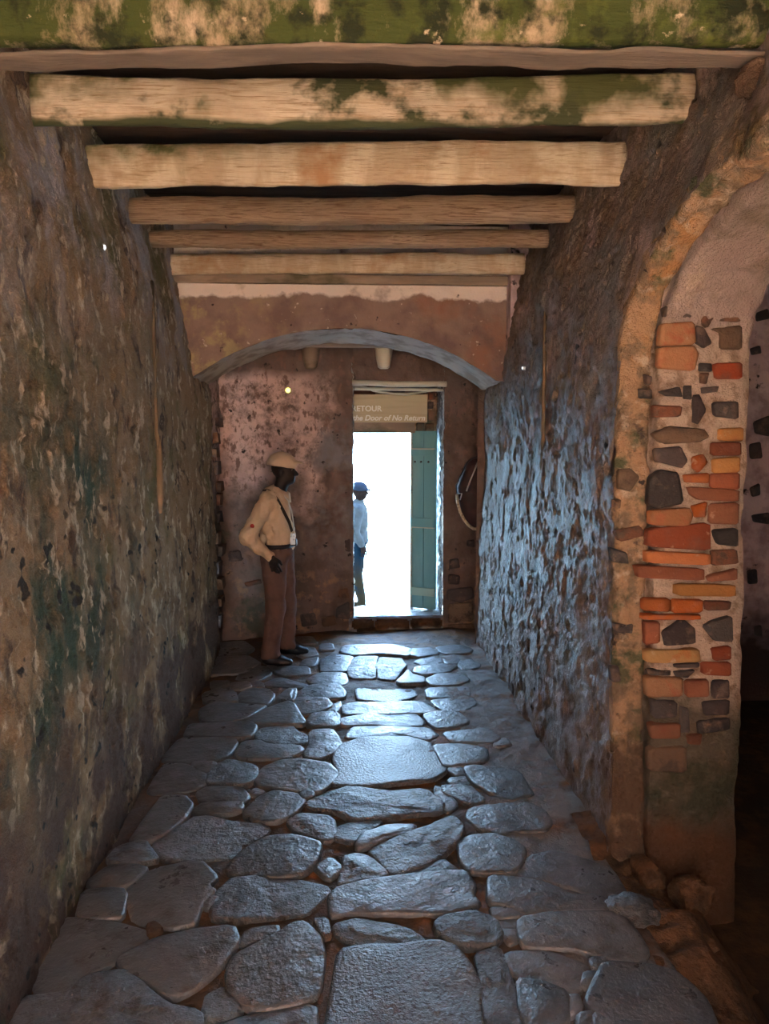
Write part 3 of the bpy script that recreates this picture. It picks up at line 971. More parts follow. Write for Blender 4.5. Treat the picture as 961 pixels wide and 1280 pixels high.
def flagstone(poly_px, mat='flag', lift=0.0, name='flagstone', rough=0.0, seed=0, thick=.06):
    base = [at_floor(px, py) for px, py in poly_px]
    pts = []
    for i in range(len(base)):              # split long sides so they can wander
        a, b = base[i], base[(i + 1) % len(base)]
        pts.append(a)
        L = (b - a).length
        if L > .16:
            k = int(L / .12)
            nrm = Vector((-(b - a).y, (b - a).x, 0)) / L
            for j in range(1, k):
                q = a + (b - a) * (j / k)
                pts.append(q + nrm * .010 * float(vnoise(np.array([q.x * 9, q.y * 9, seed]))))
    pts = chaikin(pts, 1, .16)
    cen = sum(pts, Vector()) / len(pts)
    pts = [p + (p - cen).normalized() * .017 for p in pts]
    R = random.Random(seed)
    tx, ty = R.uniform(-.018, .018), R.uniform(-.018, .018)
    dz = lift + R.uniform(-.007, .006)
    size = sum((p - cen).length for p in pts) / len(pts)
    # (inset in metres, drop)
    rings = [(0.0, -thick), (0.0, -.016), (.003, -.006), (.008, -.0018), (.022, -.0003), (.06, .0)]
    if size > .12:
        rings.append((size * .55, .003))
    V, m = [], len(pts)
    dents = fbm(np.array([[p.x, p.y, seed] for p in pts]), 7, 2, seed)
    for inset, drop in rings:
        for i, p in enumerate(pts):
            v = cen - p
            L = max(v.length, 1e-4)
            q = p + v * min(inset / L, .8)
            z = floor_z(q.x) + drop + dz + tx * (q.x - cen.x) + ty * (q.y - cen.y)
            if inset > .001:
                z += float(vnoise(np.array([q.x * 7, q.y * 7, seed * 1.3]))) * (.004 + rough)
                if rough:
                    z += float(vnoise(np.array([q.x * 23, q.y * 23, seed * 1.3]))) * rough
            V.append((q.x, q.y, z))
    F = []
    for r_ in range(len(rings) - 1):
        for i in range(m):
            j = (i + 1) % m
            F.append((r_ * m + i, r_ * m + j, (r_ + 1) * m + j, (r_ + 1) * m + i))
    V.append((cen.x, cen.y, floor_z(cen.x) + dz + .002))
    k = len(V) - 1
    b0 = (len(rings) - 1) * m
    for i in range(m):
        F.append((b0 + i, b0 + (i + 1) % m, k))
    me = mesh(name, V, F)
    bm = bmesh.new(); bm.from_mesh(me)
    bmesh.ops.recalc_face_normals(bm, faces=bm.faces[:])
    bm.to_mesh(me); bm.free()
    return link(name, me, M[mat], fl)


def Z(x0, y0, k=4.004):
    return lambda L: [(x0 + x / k, y0 + y / k) for x, y in L]


ZA, ZB, ZC, ZD, ZE = Z(200, 780), Z(400, 780), Z(120, 920), Z(340, 920), Z(540, 920)
FLAGS = [
    # far left, in the shade
    ('flag', ZA([(262, 168), (440, 160), (500, 192), (430, 240), (255, 250)])), ('flag', ZA([(520, 205), (560, 240), (490, 280), (380, 270), (420, 220)])),
    ('flag', ZA([(530, 205), (740, 210), (750, 245), (640, 258), (570, 238)])), ('flag', ZA([(700, 108), (770, 112), (790, 148), (730, 165), (690, 150)])),
    ('flag', ZA([(800, 100), (860, 98), (870, 125), (800, 128)])), ('flag', ZA([(262, 90), (420, 85), (470, 120), (420, 150), (262, 158)])),
    ('flag', ZA([(680, 60), (760, 60), (790, 95), (700, 98)])), ('flag', ZA([(720, 175), (790, 160), (770, 205), (700, 200)])),
    ('flag', ZA([(520, 290), (600, 260), (740, 300), (720, 318), (640, 312), (530, 306)])), ('flag', ZA([(360, 290), (440, 285), (455, 312), (400, 322), (350, 312)])),
    ('flag', ZA([(255, 285), (350, 285), (345, 318), (260, 322)])), ('flag', ZA([(215, 345), (300, 322), (370, 335), (390, 380), (225, 386)])),
    ('flag', ZA([(398, 350), (440, 325), (540, 323), (570, 350), (540, 400), (402, 386)])), ('flag', ZA([(200, 430), (270, 392), (535, 402), (430, 468), (330, 488), (210, 480)])),
    ('flag', ZA([(590, 365), (640, 320), (682, 320), (670, 380), (610, 380)])), ('flag', ZA([(455, 285), (510, 290), (520, 306), (460, 310)])),
    # lit stones left of the middle
    ('flag', ZA([(430, 476), (540, 425), (635, 388), (670, 398), (690, 440), (726, 482), (700, 497), (480, 492)])),
    ('flag', ZA([(735, 275), (800, 240), (925, 240), (937, 285), (900, 305), (760, 295)])), ('flag', ZA([(680, 345), (750, 303), (890, 300), (925, 335), (920, 360), (860, 369), (690, 362)])),
    ('flag', ZA([(680, 365), (830, 372), (862, 405), (800, 437), (705, 445), (675, 400)])), ('flag', ZA([(740, 480), (760, 448), (830, 437), (890, 443), (900, 495), (860, 507), (745, 497)])),
    ('flag_rough', ZA([(480, 540), (510, 510), (660, 505), (680, 530), (732, 550), (735, 590), (600, 600), (490, 572)])),
    ('flag', ZA([(130, 540), (150, 500), (450, 490), (480, 510), (462, 545), (440, 565), (300, 560), (130, 556)])),
    ('flag', ZA([(30, 640), (100, 570), (370, 563), (382, 590), (342, 650), (250, 682), (15, 680)])),
    ('flag', ZA([(380, 640), (420, 590), (500, 583), (540, 605), (690, 605), (716, 625), (640, 667), (400, 667)])),
    ('flag', ZA([(745, 540), (770, 520), (860, 518), (890, 560), (907, 602), (860, 642), (800, 667), (730, 662), (720, 640), (750, 600)])),
    # the bright far middle
    ('flag', ZB([(120, 105), (350, 103), (460, 128), (440, 160), (300, 145), (170, 155), (100, 140)])), ('flag', ZB([(450, 122), (560, 113), (602, 145), (500, 163), (450, 150)])),
    ('flag', ZB([(580, 115), (690, 105), (762, 125), (740, 145), (640, 150), (600, 138)])), ('flag', ZB([(505, 168), (600, 155), (612, 190), (510, 198), (475, 182)])),
    ('flag', ZB([(620, 170), (700, 168), (690, 195), (630, 196)])), ('flag_rough', ZB([(702, 172), (790, 168), (800, 212), (720, 226), (695, 206)])),
    ('flag_rough', ZB([(300, 165), (400, 170), (430, 205), (370, 275), (290, 268), (280, 210)])), ('flag_rough', ZB([(180, 165), (290, 160), (272, 210), (278, 268), (150, 265), (140, 205)])),
    ('flag', ZB([(0, 185), (60, 150), (165, 162), (130, 235), (0, 236)])), ('flag', ZB([(480, 215), (600, 200), (690, 207), (640, 240), (520, 252), (470, 240)])),
    ('flag_gravel', ZB([(385, 282), (440, 225), (465, 250), (520, 262), (520, 295), (400, 298)])),
    ('flag', ZB([(530, 275), (600, 245), (720, 253), (745, 280), (690, 305), (560, 306)])),
    ('flag', ZB([(530, 320), (620, 308), (697, 345), (660, 362), (540, 366)])), ('flag', ZB([(662, 312), (740, 310), (752, 350), (705, 342)])),
    ('flag', ZB([(555, 375), (760, 360), (782, 395), (720, 432), (620, 434)])), ('flag', ZB([(110, 400), (160, 385), (510, 382), (578, 427), (540, 442), (120, 447)])),
    ('flag', ZB([(98, 470), (240, 445), (470, 440), (518, 475), (510, 502), (110, 502)])), ('flag', ZB([(515, 455), (580, 437), (690, 440), (747, 490), (650, 517), (570, 515)])),
    ('flag', ZB([(125, 562), (160, 513), (250, 505), (540, 513), (592, 550), (540, 575), (420, 556), (180, 566)])), ('flag', ZB([(618, 540), (830, 523), (902, 570), (870, 592), (660, 587)])),
    ('flag_gravel', [(427, 929), (450, 922), (505, 920), (535, 927), (545, 938), (552, 950), (557, 961), (538, 972), (450, 980), (413, 980), (425, 967), (416, 946)]),
    ('flag', [(541, 930), (575, 929), (607, 935), (608, 946), (602, 953), (555, 957), (550, 945)]),
    ('flag', ZB([(40, 415), (100, 380), (105, 398), (85, 432), (45, 432)])), ('flag', ZB([(880, 575), (935, 570), (950, 600), (870, 612)])),
    # left middle
    ('flag', ZC([(260, 267), (340, 135), (440, 130), (540, 173), (552, 232), (480, 262), (300, 277)])), ('flag_rough', ZC([(560, 190), (600, 135), (670, 116), (797, 150), (802, 190), (760, 242), (560, 232)])),
    ('flag', ZC([(480, 127), (592, 125), (600, 148), (552, 175), (510, 160)])),
    ('flag', [(318, 972), (330, 957), (350, 949), (378, 948), (410, 954), (422, 965), (415, 976), (400, 988), (385, 990), (345, 985), (325, 981)]),
    ('flag', ZC([(508, 277), (560, 250), (720, 250), (767, 290), (735, 324), (530, 322)])), ('flag', ZC([(500, 350), (540, 328), (725, 327), (732, 355), (670, 382), (490, 373)])),
    ('flag', ZC([(760, 264), (800, 255), (835, 265), (830, 278), (780, 285)])),
    ('flag', [(304, 1016), (322, 997), (342, 988), (370, 991), (381, 1000), (368, 1015), (348, 1025), (325, 1025)]),
    ('flag', [(162, 1050), (202, 997), (230, 995), (240, 1006), (229, 1022), (210, 1038), (188, 1050)]),
    ('flag_rough', [(191, 1052), (220, 1036), (240, 1022), (260, 1021), (280, 1026), (332, 1029), (336, 1036), (310, 1051), (290, 1068), (205, 1073)]),
    ('flag_rough', [(134, 1075), (148, 1058), (178, 1051), (199, 1073), (168, 1079)]),
    ('flag', [(284, 1084), (305, 1062), (332, 1046), (360, 1043), (376, 1046), (400, 1054), (395, 1074), (378, 1091), (355, 1095), (315, 1094), (290, 1093)]),
    ('flag', ZD([(143, 287), (175, 275), (202, 282), (205, 300), (160, 312)])),
    ('flag', [(359, 1025), (375, 1016), (415, 1020), (419, 1042), (408, 1049), (372, 1038)]),
    ('flag_rough', [(383, 1002), (405, 992), (440, 983), (480, 988), (530, 986), (553, 1002), (549, 1015), (515, 1017), (487, 1020), (440, 1022), (422, 1013), (388, 1009)]),
    ('flag_rough', [(418, 1032), (440, 1026), (480, 1024), (453, 1040), (442, 1050), (420, 1046)]), ('flag', [(446, 1055), (453, 1043), (487, 1031), (518, 1030), (513, 1038), (475, 1052), (452, 1058)]),
    ('flag_rough', [(462, 1060), (510, 1043), (540, 1030), (565, 1021), (579, 1035), (571, 1052), (556, 1062), (535, 1078), (500, 1092), (487, 1088), (475, 1073)]),
    ('flag', [(394, 1080), (414, 1070), (427, 1082), (410, 1097)]), ('flag', [(430, 1070), (445, 1066), (462, 1070), (482, 1088), (480, 1095), (447, 1098), (422, 1104), (430, 1085)]),
    ('flag', [(512, 1091), (552, 1070), (572, 1085), (520, 1094)]),
    # right middle
    ('flag', [(580, 960), (595, 957), (648, 964), (660, 984), (666, 992), (635, 1000), (617, 993), (590, 976)]), ('flag_rough', [(554, 981), (585, 979), (607, 1000), (585, 1004), (555, 990)]),
    ('flag_rough', [(561, 972), (582, 968), (586, 977), (565, 980)]), ('flag_rough', [(543, 982), (553, 984), (572, 1004), (560, 1013), (546, 1003)]), ('flag', [(560, 959), (575, 957), (588, 963), (570, 968)]),
    ('flag', [(588, 1007), (630, 1003), (660, 1002), (680, 1012), (688, 1025), (680, 1037), (652, 1035), (625, 1040), (602, 1035), (584, 1020)]),
    ('flag', [(574, 1050), (590, 1044), (615, 1042), (640, 1050), (655, 1060), (651, 1080), (640, 1091), (587, 1088), (577, 1075)]),
    ('flag', [(646, 1093), (662, 1070), (690, 1062), (705, 1064), (740, 1075), (762, 1088), (780, 1110), (785, 1120), (762, 1122), (710, 1106), (682, 1099)]),
    ('flag', [(612, 1097), (622, 1092), (675, 1101), (700, 1110), (715, 1119), (745, 1116), (767, 1132), (760, 1136), (692, 1136), (657, 1141), (640, 1132), (612, 1127)]),
    ('flag', [(615, 1133), (637, 1133), (656, 1143), (620, 1145)]),
    ('flag', [(650, 1147), (692, 1139), (760, 1138), (781, 1146), (793, 1160), (808, 1185), (800, 1198), (760, 1196), (725, 1183), (660, 1183), (650, 1168)]),
    ('flag', [(622, 1147), (647, 1147), (647, 1157), (627, 1156)]), ('flag', [(627, 1160), (646, 1160), (645, 1171), (637, 1175)]),
    ('flag', [(634, 1188), (682, 1187), (732, 1202), (730, 1216), (722, 1237), (700, 1233), (650, 1220), (638, 1206)]),
    ('flag', [(647, 1223), (677, 1226), (708, 1239), (707, 1279), (665, 1292), (652, 1262)]),
    ('flag', [(757, 1201), (816, 1205), (844, 1214), (860, 1228), (881, 1249), (897, 1288), (790, 1296), (760, 1273), (733, 1253), (742, 1232)]),
    ('flag', [(725, 1268), (740, 1264), (741, 1285), (723, 1285)]), ('flag', [(745, 1268), (760, 1267), (785, 1286), (743, 1290)]),
    ('flag', [(732, 1215), (745, 1214), (738, 1231), (727, 1229)]), ('flag_rough', [(740, 1196), (757, 1195), (750, 1205), (741, 1207)]),
    ('flag', [(712, 1244), (722, 1243), (726, 1256), (713, 1262)]),
    # front middle
    ('flag', [(412, 1117), (425, 1106), (460, 1099), (500, 1095), (555, 1088), (580, 1088), (593, 1107), (588, 1117), (598, 1129), (560, 1140), (507, 1137), (440, 1138), (416, 1143)]),
    ('flag_rough', [(419, 1154), (450, 1147), (505, 1156), (528, 1169), (520, 1177), (450, 1180), (425, 1168)]), ('flag_rough', [(545, 1156), (555, 1147), (590, 1140), (617, 1147), (626, 1167), (612, 1178), (575, 1178), (550, 1166)]),
    ('flag_gravel', [(425, 1187), (462, 1180), (545, 1177), (567, 1182), (583, 1202), (600, 1230), (597, 1250), (602, 1296), (410, 1296), (411, 1270), (420, 1222)]),
    ('flag_rough', [(592, 1190), (625, 1183), (635, 1210), (643, 1240), (652, 1290), (609, 1294), (605, 1250), (607, 1235)]),
    # front left
    ('flag_rough', [(265, 1137), (270, 1115), (292, 1097), (325, 1096), (405, 1105), (411, 1112), (396, 1127), (380, 1141), (350, 1141), (302, 1147), (270, 1146)]),
    ('flag', [(300, 1177), (310, 1159), (345, 1154), (347, 1161), (327, 1172), (307, 1179)]),
    ('flag', [(286, 1210), (295, 1194), (345, 1169), (365, 1154), (380, 1151), (400, 1172), (403, 1192), (397, 1241), (367, 1252), (325, 1258), (305, 1251), (287, 1233)]),
    ('flag', [(147, 1199), (190, 1175), (240, 1163), (290, 1157), (297, 1177), (270, 1211), (240, 1236), (215, 1244), (190, 1226), (165, 1216)]),
    ('flag', [(262, 1282), (325, 1263), (392, 1250), (393, 1290), (250, 1296)]),
    ('flag', [(160, 1110), (190, 1085), (250, 1075), (271, 1098), (258, 1108), (267, 1113), (250, 1129), (245, 1151), (215, 1159), (170, 1149), (163, 1125)]),
    ('flag', [(110, 1100), (135, 1082), (165, 1080), (184, 1086), (158, 1106), (122, 1108)]), ('flag', [(104, 1113), (135, 1110), (156, 1113), (153, 1145), (125, 1146), (98, 1142)]),
    ('flag', [(57, 1177), (82, 1146), (100, 1146), (150, 1153), (183, 1163), (182, 1173), (147, 1196), (105, 1216), (75, 1238), (52, 1240), (42, 1222)]),
    ('flag_rough', [(28, 1250), (80, 1241), (110, 1222), (150, 1211), (180, 1236), (205, 1255), (248, 1263), (254, 1296), (8, 1296)]),
    ('dirt', [(185, 1156), (193, 1153), (200, 1158), (197, 1170), (187, 1168)]), ('flag_rough', [(254, 1267), (260, 1242), (280, 1231), (303, 1256), (280, 1270)]),
    ('flag', [(252, 1127), (264, 1120), (271, 1122), (261, 1132)]), ('flag_rough', [(393, 1150), (408, 1150), (412, 1166), (404, 1168)]),
]
for i, (mk, poly) in enumerate(FLAGS):
    flagstone(poly, mk, .0, rough=.006 if mk == 'flag_rough' else (.003 if mk == 'flag_gravel' else 0), seed=i + 1)
# the recessed drain stone in the far middle
flagstone(ZB([(180, 312), (470, 312), (482, 350), (372, 382), (190, 370)]), 'flag_gravel', -.014, 'drain_stone', seed=200)

# ------------------------------------------------------------------ crumbling edge under the side arch
Xs, Ys = np.meshgrid(np.linspace(1.12, 2.0, 80), np.linspace(.6, 3.62, 200), indexing='ij')
P = np.stack([Xs, Ys, 0 * Xs], -1)
n1 = fbm(P, 2.2, 3, 111)
drop = np.clip((Xs - 1.27 - .10 * n1) / .34, 0, 1)
foot = np.clip((Ys - 3.22) / .3, 0, 1) * np.clip((1.66 - Xs) / .15, 0, 1)
P[..., 2] = -.035 - .30 * drop * (1 - .75 * foot) + .05 * foot + n1 * .035 + fbm(P, 9, 3, 112) * .022 - np.clip(vnoise(P * 6, 113) - .3, 0, .5) * .12
eg = link('floor_edge', grid_mesh('floor_edge', P), M['dirt'])
tag(eg, kind='structure')


def boulder(name, c, r, mat, label, cat, seed, group=None):
    bm = bmesh.new()
    bmesh.ops.create_icosphere(bm, subdivisions=4, radius=1)
    co = np.array([v.co[:] for v in bm.verts])
    d = 1 + .22 * fbm(co, 1.5, 3, seed) + .06 * fbm(co, 6, 2, seed + 1)
    co = np.sign(co) * np.abs(co) ** .8 * d[:, None] * np.array(r)
    for v, q in zip(bm.verts, co):
        v.co = q
    me = bpy.data.meshes.new(name)
    bm.to_mesh(me); bm.free()
    o = link(name, me, M[mat])
    o.location = c
    o.rotation_euler.z = seed
    return tag(o, label, cat, group)


p = at_floor(790, 1141, -.03)
boulder('rubble_stone', (p.x, p.y, p.z), (.10, .09, .045), 'flag_rough', 'bluish rubble stone at the paving edge below the brick pillar', 'stone', 3)
p = at_floor(858, 1118, -.06)
boulder('rubble_stone', (p.x + .02, p.y, p.z), (.085, .08, .07), 'dirt', 'tall brown rubble stone in the dark beside the bluish one', 'stone', 5)
p = at_floor(862, 1176, -.08)
boulder('rubble_stone', (p.x, p.y, p.z), (.13, .07, .05), 'dirt', 'long low brown rubble stone just behind the corner flagstone', 'stone', 8)
p = at_floor(808, 1092, -.03)
boulder('rubble_stone', (p.x, p.y, p.z), (.09, .06, .05), 'dirt', 'brown hollowed stone at the foot of the brick pillar', 'stone', 11)

# ------------------------------------------------------------------ ceiling beams
def beam(name, x0, x1, y, z0, z1, thick, mat, label, seed, rnd=.25, skew=0.0, parent=None):
    nx, nc = 90, 28
    P = np.zeros((nc, nx, 3))
    cx = np.linspace(x0, x1, nx)
    h, t = (z1 - z0) / 2, thick / 2
    e = 2 / (rnd * 2 + .25) if rnd < .8 else 2.2
    for k in range(nc):
        th = 2 * math.pi * (k + .5) / nc
        c, s = math.cos(th), math.sin(th)
        dy = t * math.copysign(abs(c) ** (2 / e), c)
        dzz = h * math.copysign(abs(s) ** (2 / e), s)
        P[k, :, 0] = cx
        P[k, :, 1] = y + t + dy - skew * (cx / 1.35)
        P[k, :, 2] = (z0 + z1) / 2 + dzz
    q = P * np.array([.35, 1, 1])
    P[..., 2] += fbm(np.stack([P[..., 0] * .5, 0 * P[..., 0] + seed, 0 * P[..., 0]], -1), 1.2, 2, seed) * .016
    P[..., 1] -= fbm(q, 9, 3, seed) * .010
    P[..., 2] += fbm(q, 11, 3, seed + 5) * .008
    P[..., 2] -= np.where(P[..., 2] < (z0 + z1) / 2, 1, 0) * np.clip(vnoise(P * np.array([40, 8, 3]), seed + 9), 0, 1) * .005
    me = grid_mesh(name, P, closed_u=True, flip=True)
    bm = bmesh.new(); bm.from_mesh(me)
    bmesh.ops.holes_fill(bm, edges=[e_ for e_ in bm.edges if e_.is_boundary])
    bmesh.ops.recalc_face_normals(bm, faces=bm.faces[:])
    bm.to_mesh(me); bm.free()
    o = link(name, me, M[mat], parent)
    if label:
        tag(o, label, 'beam', 'timbers across the passage ceiling')
    return o


lt = empty('lintel_beam', (0, 2.7, 3.2), 'thick moss-covered timber lintel across the top of the picture, split along its lower edge', 'beam', 'timbers across the passage ceiling')
beam('face_timber', -1.62, 1.60, 2.70, 3.222, 3.66, .12, 'wood_moss', None, 121, .2, .075, lt)
beam('lower_board', -1.62, 1.58, 2.715, 3.194, 3.210, .12, 'wood_board', None, 122, .05, .075, lt)
for i, (x0, x1, y, z0, z1, t, mk, lb, rn, sk) in enumerate([
    (-1.30, 1.47, 3.32, 3.197, 3.395, .07, 'wood_tan', 'tan timber with dark green moss blotches, next behind the mossy lintel', .25, .055),
    (-1.335, 1.44, 4.07, 3.197, 3.412, .09, 'wood_tan_clean', 'pale clean tan timber, the second behind the mossy lintel', .25, .09),
    (-1.31, 1.39, 4.77, 3.203, 3.362, .14, 'wood_log', 'rounded fibrous brown log with one pale chip near its end', .9, .08),
    (-1.35, 1.40, 5.38, 3.203, 3.318, .13, 'wood_log', 'slimmer fibrous brown log between the chipped log and the last beam', .9, .08),
    (-1.33, 1.36, 5.93, 3.135, 3.29, .09, 'wood_tan_clean', 'last tan beam, mossy at its ends, just before the arch wall', .3, .10)]):
    beam('ceiling_beam', x0, x1, y, z0, z1, t, mk, lb, 130 + i * 11, rn, sk)
# plate of dark wood over the arch wall
tag(box_obj('trim_7', (-1.35, 1.30, ARCH_F - .05, ARCH_F + .02, 3.095, 3.17), M['wood_grey'], None, .01), kind='structure')
# loose rubble over the wall head at the side arch
p = at_wall(938, 96, 1)
boulder('rubble_stone', (1.46, 2.66, 3.12), (.07, .10, .06), 'rim_plaster', 'pale broken stone wedged under the lintel at the wall head', 'stone', 17)

# ------------------------------------------------------------------ pipes and small lamps
pts = [at_wall(px, py, -1) + Vector((dx, 0, 0)) for px, py, dx in ((187, 352, .012), (189, 400, .014), (190, 450, .014), (191, 500, .014), (192, 540, .018))]
low = [at_wall(px, py, -1) + Vector((.022, 0, 0)) for px, py in ((193, 545), (195, 570), (195, 600), (196, 625), (196, 642))]
cp = empty('wall_pipe', low[-1], 'vertical pipe on the brown wall, swollen with pale plaster at its lower end', 'pipe')
tube_obj('pipe', pts + [low[1]], .014, M['conduit'], cp, 8)
tube_obj('plaster_sleeve', low, [.015, .020, .021, .020, .010], M['conduit'], cp, 12, .08)
pts = [at_wall(px, py, 1) - Vector((.010, 0, 0)) for px, py in ((685, 362), (683, 400), (682, 470), (681, 540), (679, 600), (677, 635))]
cp = tube_obj('wall_pipe', pts, .013, M['conduit'], None, 8)
tag(cp, 'thin straight pipe running down the purplish wall nearer the brick pillar', 'pipe')


def round_lamp(name, p, nrm, r, rim_m, glow_m, label):
    e = empty(name, p, label, 'lamp')
    n = Vector(nrm).normalized()
    tube_obj('lamp_rim', [Vector(p) - n * .02, Vector(p) + n * .012], r, M[rim_m], e, 16)
    bm = bmesh.new()
    bmesh.ops.create_uvsphere(bm, u_segments=14, v_segments=8, radius=r * .72)
    q = n.to_track_quat('Z', 'Y').to_matrix().to_4x4()
    bmesh.ops.transform(bm, matrix=Matrix.Translation(Vector(p) + n * .012) @ q @ Matrix.Diagonal((1, 1, .5, 1)), verts=bm.verts)
    me = bpy.data.meshes.new('lens'); bm.to_mesh(me); bm.free()
    link('lens', me, M[glow_m], e)
    return e


round_lamp('wall_lamp', at_y(360, 488, BACK - .03), (0, -1, 0), .035, 'brass', 'lamp_warm', 'small yellow lamp on the pink plaster above the man')
bpy.context.view_layer.update()
round_lamp('wall_lamp', at_wall(124, 309, -1) + Vector((.015, 0, 0)), (1, 0, 0), .018, 'white_rim', 'lamp_white', 'tiny white lamp high on the brown pitted wall near the beams')
round_lamp('wall_lamp', at_wall(657, 460, 1) - Vector((.012, 0, 0)), (-1, 0, 0), .014, 'white_rim', 'lamp_white', 'tiny white lamp on the purplish wall beside the thin pipe')

# ------------------------------------------------------------------ door leaf, sign, bag
dr = empty('door_1', (.89, 7.66, .12), kind='structure')
h0, h1 = Vector((.905, 7.60, 0)), Vector((.668, 7.72, 0))
dirv = (h1 - h0).normalized()
nrmv = Vector((-dirv.y, dirv.x, 0))
if nrmv.y > 0: nrmv = -nrmv
L = (h1 - h0).length


def leaf_box(name, a, b, z0, z1, off, th, mat, bev=.004):
    v, f = box(0, 1, 0, 1, 0, 1)
    out = []
    for x, y, z in v:
        q = h0 + dirv * (a + (b - a) * x) * L + nrmv * (off + th * (1 - y))
        out.append((q.x, q.y, z0 + (z1 - z0) * z))
    me = mesh(name, out, f)
    bm = bmesh.new(); bm.from_mesh(me)
    bmesh.ops.recalc_face_normals(bm, faces=bm.faces[:])
    bmesh.ops.bevel(bm, geom=bm.edges[:], offset=bev, segments=2, affect='EDGES')
    bm.to_mesh(me); bm.free()
    return link(name, me, M[mat], dr, smooth=False)


for k in range(2):
    leaf_box('plank', k * .5 + .004, k * .5 + .496, .13, 1.95, -.03, .028, 'teal')
leaf_box('edge_strip', .965, 1.03, .13, 1.94, -.034, .05, 'pale_frame')
for z0, z1, mk in ((1.70, 1.765, 'teal'), (.975, 1.07, 'teal'), (.27, .35, 'teal_pale')):
    leaf_box('batten', .02, .97, z0, z1, 0, .03, mk)
for z in (1.765, .968):
    leaf_box('batten_edge', .02, .97, z, z + .011, .0, .034, 'pale_frame', .002)
for a in (.3, .6, .85):
    q = h0 + dirv * a * L + nrmv * .004
    link('bolt', mesh('bolt', *tube([q + Vector((0, 0, 1.64)), q + nrmv * .012 + Vector((0, 0, 1.64))], .010, 8)), M['iron'], dr)

sg = empty('signboard', (.4, 7.66, 2.05), 'long tan signboard with pale lettering above the bright doorway', 'sign')
sa, sb_ = at_y(534, 528, 7.66), at_y(534, 493, 7.66)
box_obj('board', (-.62, sa.x, 7.66, 7.685, sa.z, sb_.z), M['sign_board'], sg, .003)


def text_obj(txt, size, px, py, shear=0.0, align='LEFT'):
    cu = bpy.data.curves.new('lettering', 'FONT')
    cu.body = txt
    cu.size = size
    cu.extrude = .0015
    cu.offset = .0022
    cu.shear = shear
    cu.align_x = align
    cu.space_character = 1.02
    o = bpy.data.objects.new('t', cu)
    COL.objects.link(o)
    bpy.context.view_layer.update()
    me = bpy.data.meshes.new_from_object(o.evaluated_get(bpy.context.evaluated_depsgraph_get()))
    bpy.data.objects.remove(o)
    p = at_y(px, py, 7.657)
    me.transform(Matrix.Translation(p) @ Matrix.Rotation(math.pi / 2, 4, 'X'))
    return link('lettering', me, M['sign_text'], sg, smooth=False)


text_obj('RETOUR', .077, 477, 514, 0, 'RIGHT')
text_obj('the Door of No Return', .074, 531, 525.5, .25, 'RIGHT')

# leather bag hanging in the corner right of the door
def bag():
    e = empty('shoulder_bag', at_y(592, 660, 7.22), 'dark brown leather bag with pale rope edge hanging in the corner by the door', 'bag')
    y = 7.20
    outl = [(585, 574), (599, 572), (610, 590), (614, 625), (606, 655), (596, 662), (586, 656), (577, 642), (572, 620), (571, 607)]
    pts = chaikin([at_y(px, py, y) for px, py in outl], 2)
    cen = sum(pts, Vector()) / len(pts)
    V, F = [], []
    rings = ((1, .06), (1, .0), (.93, -.03), (.75, -.05), (.4, -.062))
    for s, dy in rings:
        for p in pts:
            q = cen + (p - cen) * s
            V.append((q.x, y + dy, q.z))
    m = len(pts)
    for r_ in range(len(rings) - 1):
        for i in range(m):
            F.append((r_ * m + i, r_ * m + (i + 1) % m, (r_ + 1) * m + (i + 1) % m, (r_ + 1) * m + i))
    V.append((cen.x, y - .065, cen.z))
    for i in range(m):
        F.append(((len(rings) - 1) * m + i, (len(rings) - 1) * m + (i + 1) % m, len(V) - 1))
    F.append(tuple(range(m))[::-1])
    me = mesh('body', V, F)
    bm = bmesh.new(); bm.from_mesh(me); bmesh.ops.recalc_face_normals(bm, faces=bm.faces[:]); bm.to_mesh(me); bm.free()
    link('bag_body', me, M['bag_leather'], e)
    rp = [at_y(px, py, y - .01) for px, py in ((571, 618), (572, 628), (575, 640), (580, 650), (586, 657), (592, 661), (600, 661), (606, 656))]
    tube_obj('rope_edge', rp, .014, M['rope'], e, 8, .12)
    tube_obj('strap', [at_y(px, py, y - .07) for px, py in ((598, 575), (593, 588), (588, 600), (583, 614))], .008, M['lanyard'], e, 6)
    tube_obj('strap', [at_y(px, py, y - .045) for px, py in ((600, 570), (592, 572), (584, 578), (574, 597), (570, 607), (571, 616))], .006, M['black_leather'], e, 6)
    tube_obj('buckle', [at_y(px, py, y - .055) for px, py in ((573, 617), (577, 617), (575, 625))], .006, M['white_rim'], e, 6)


bag()


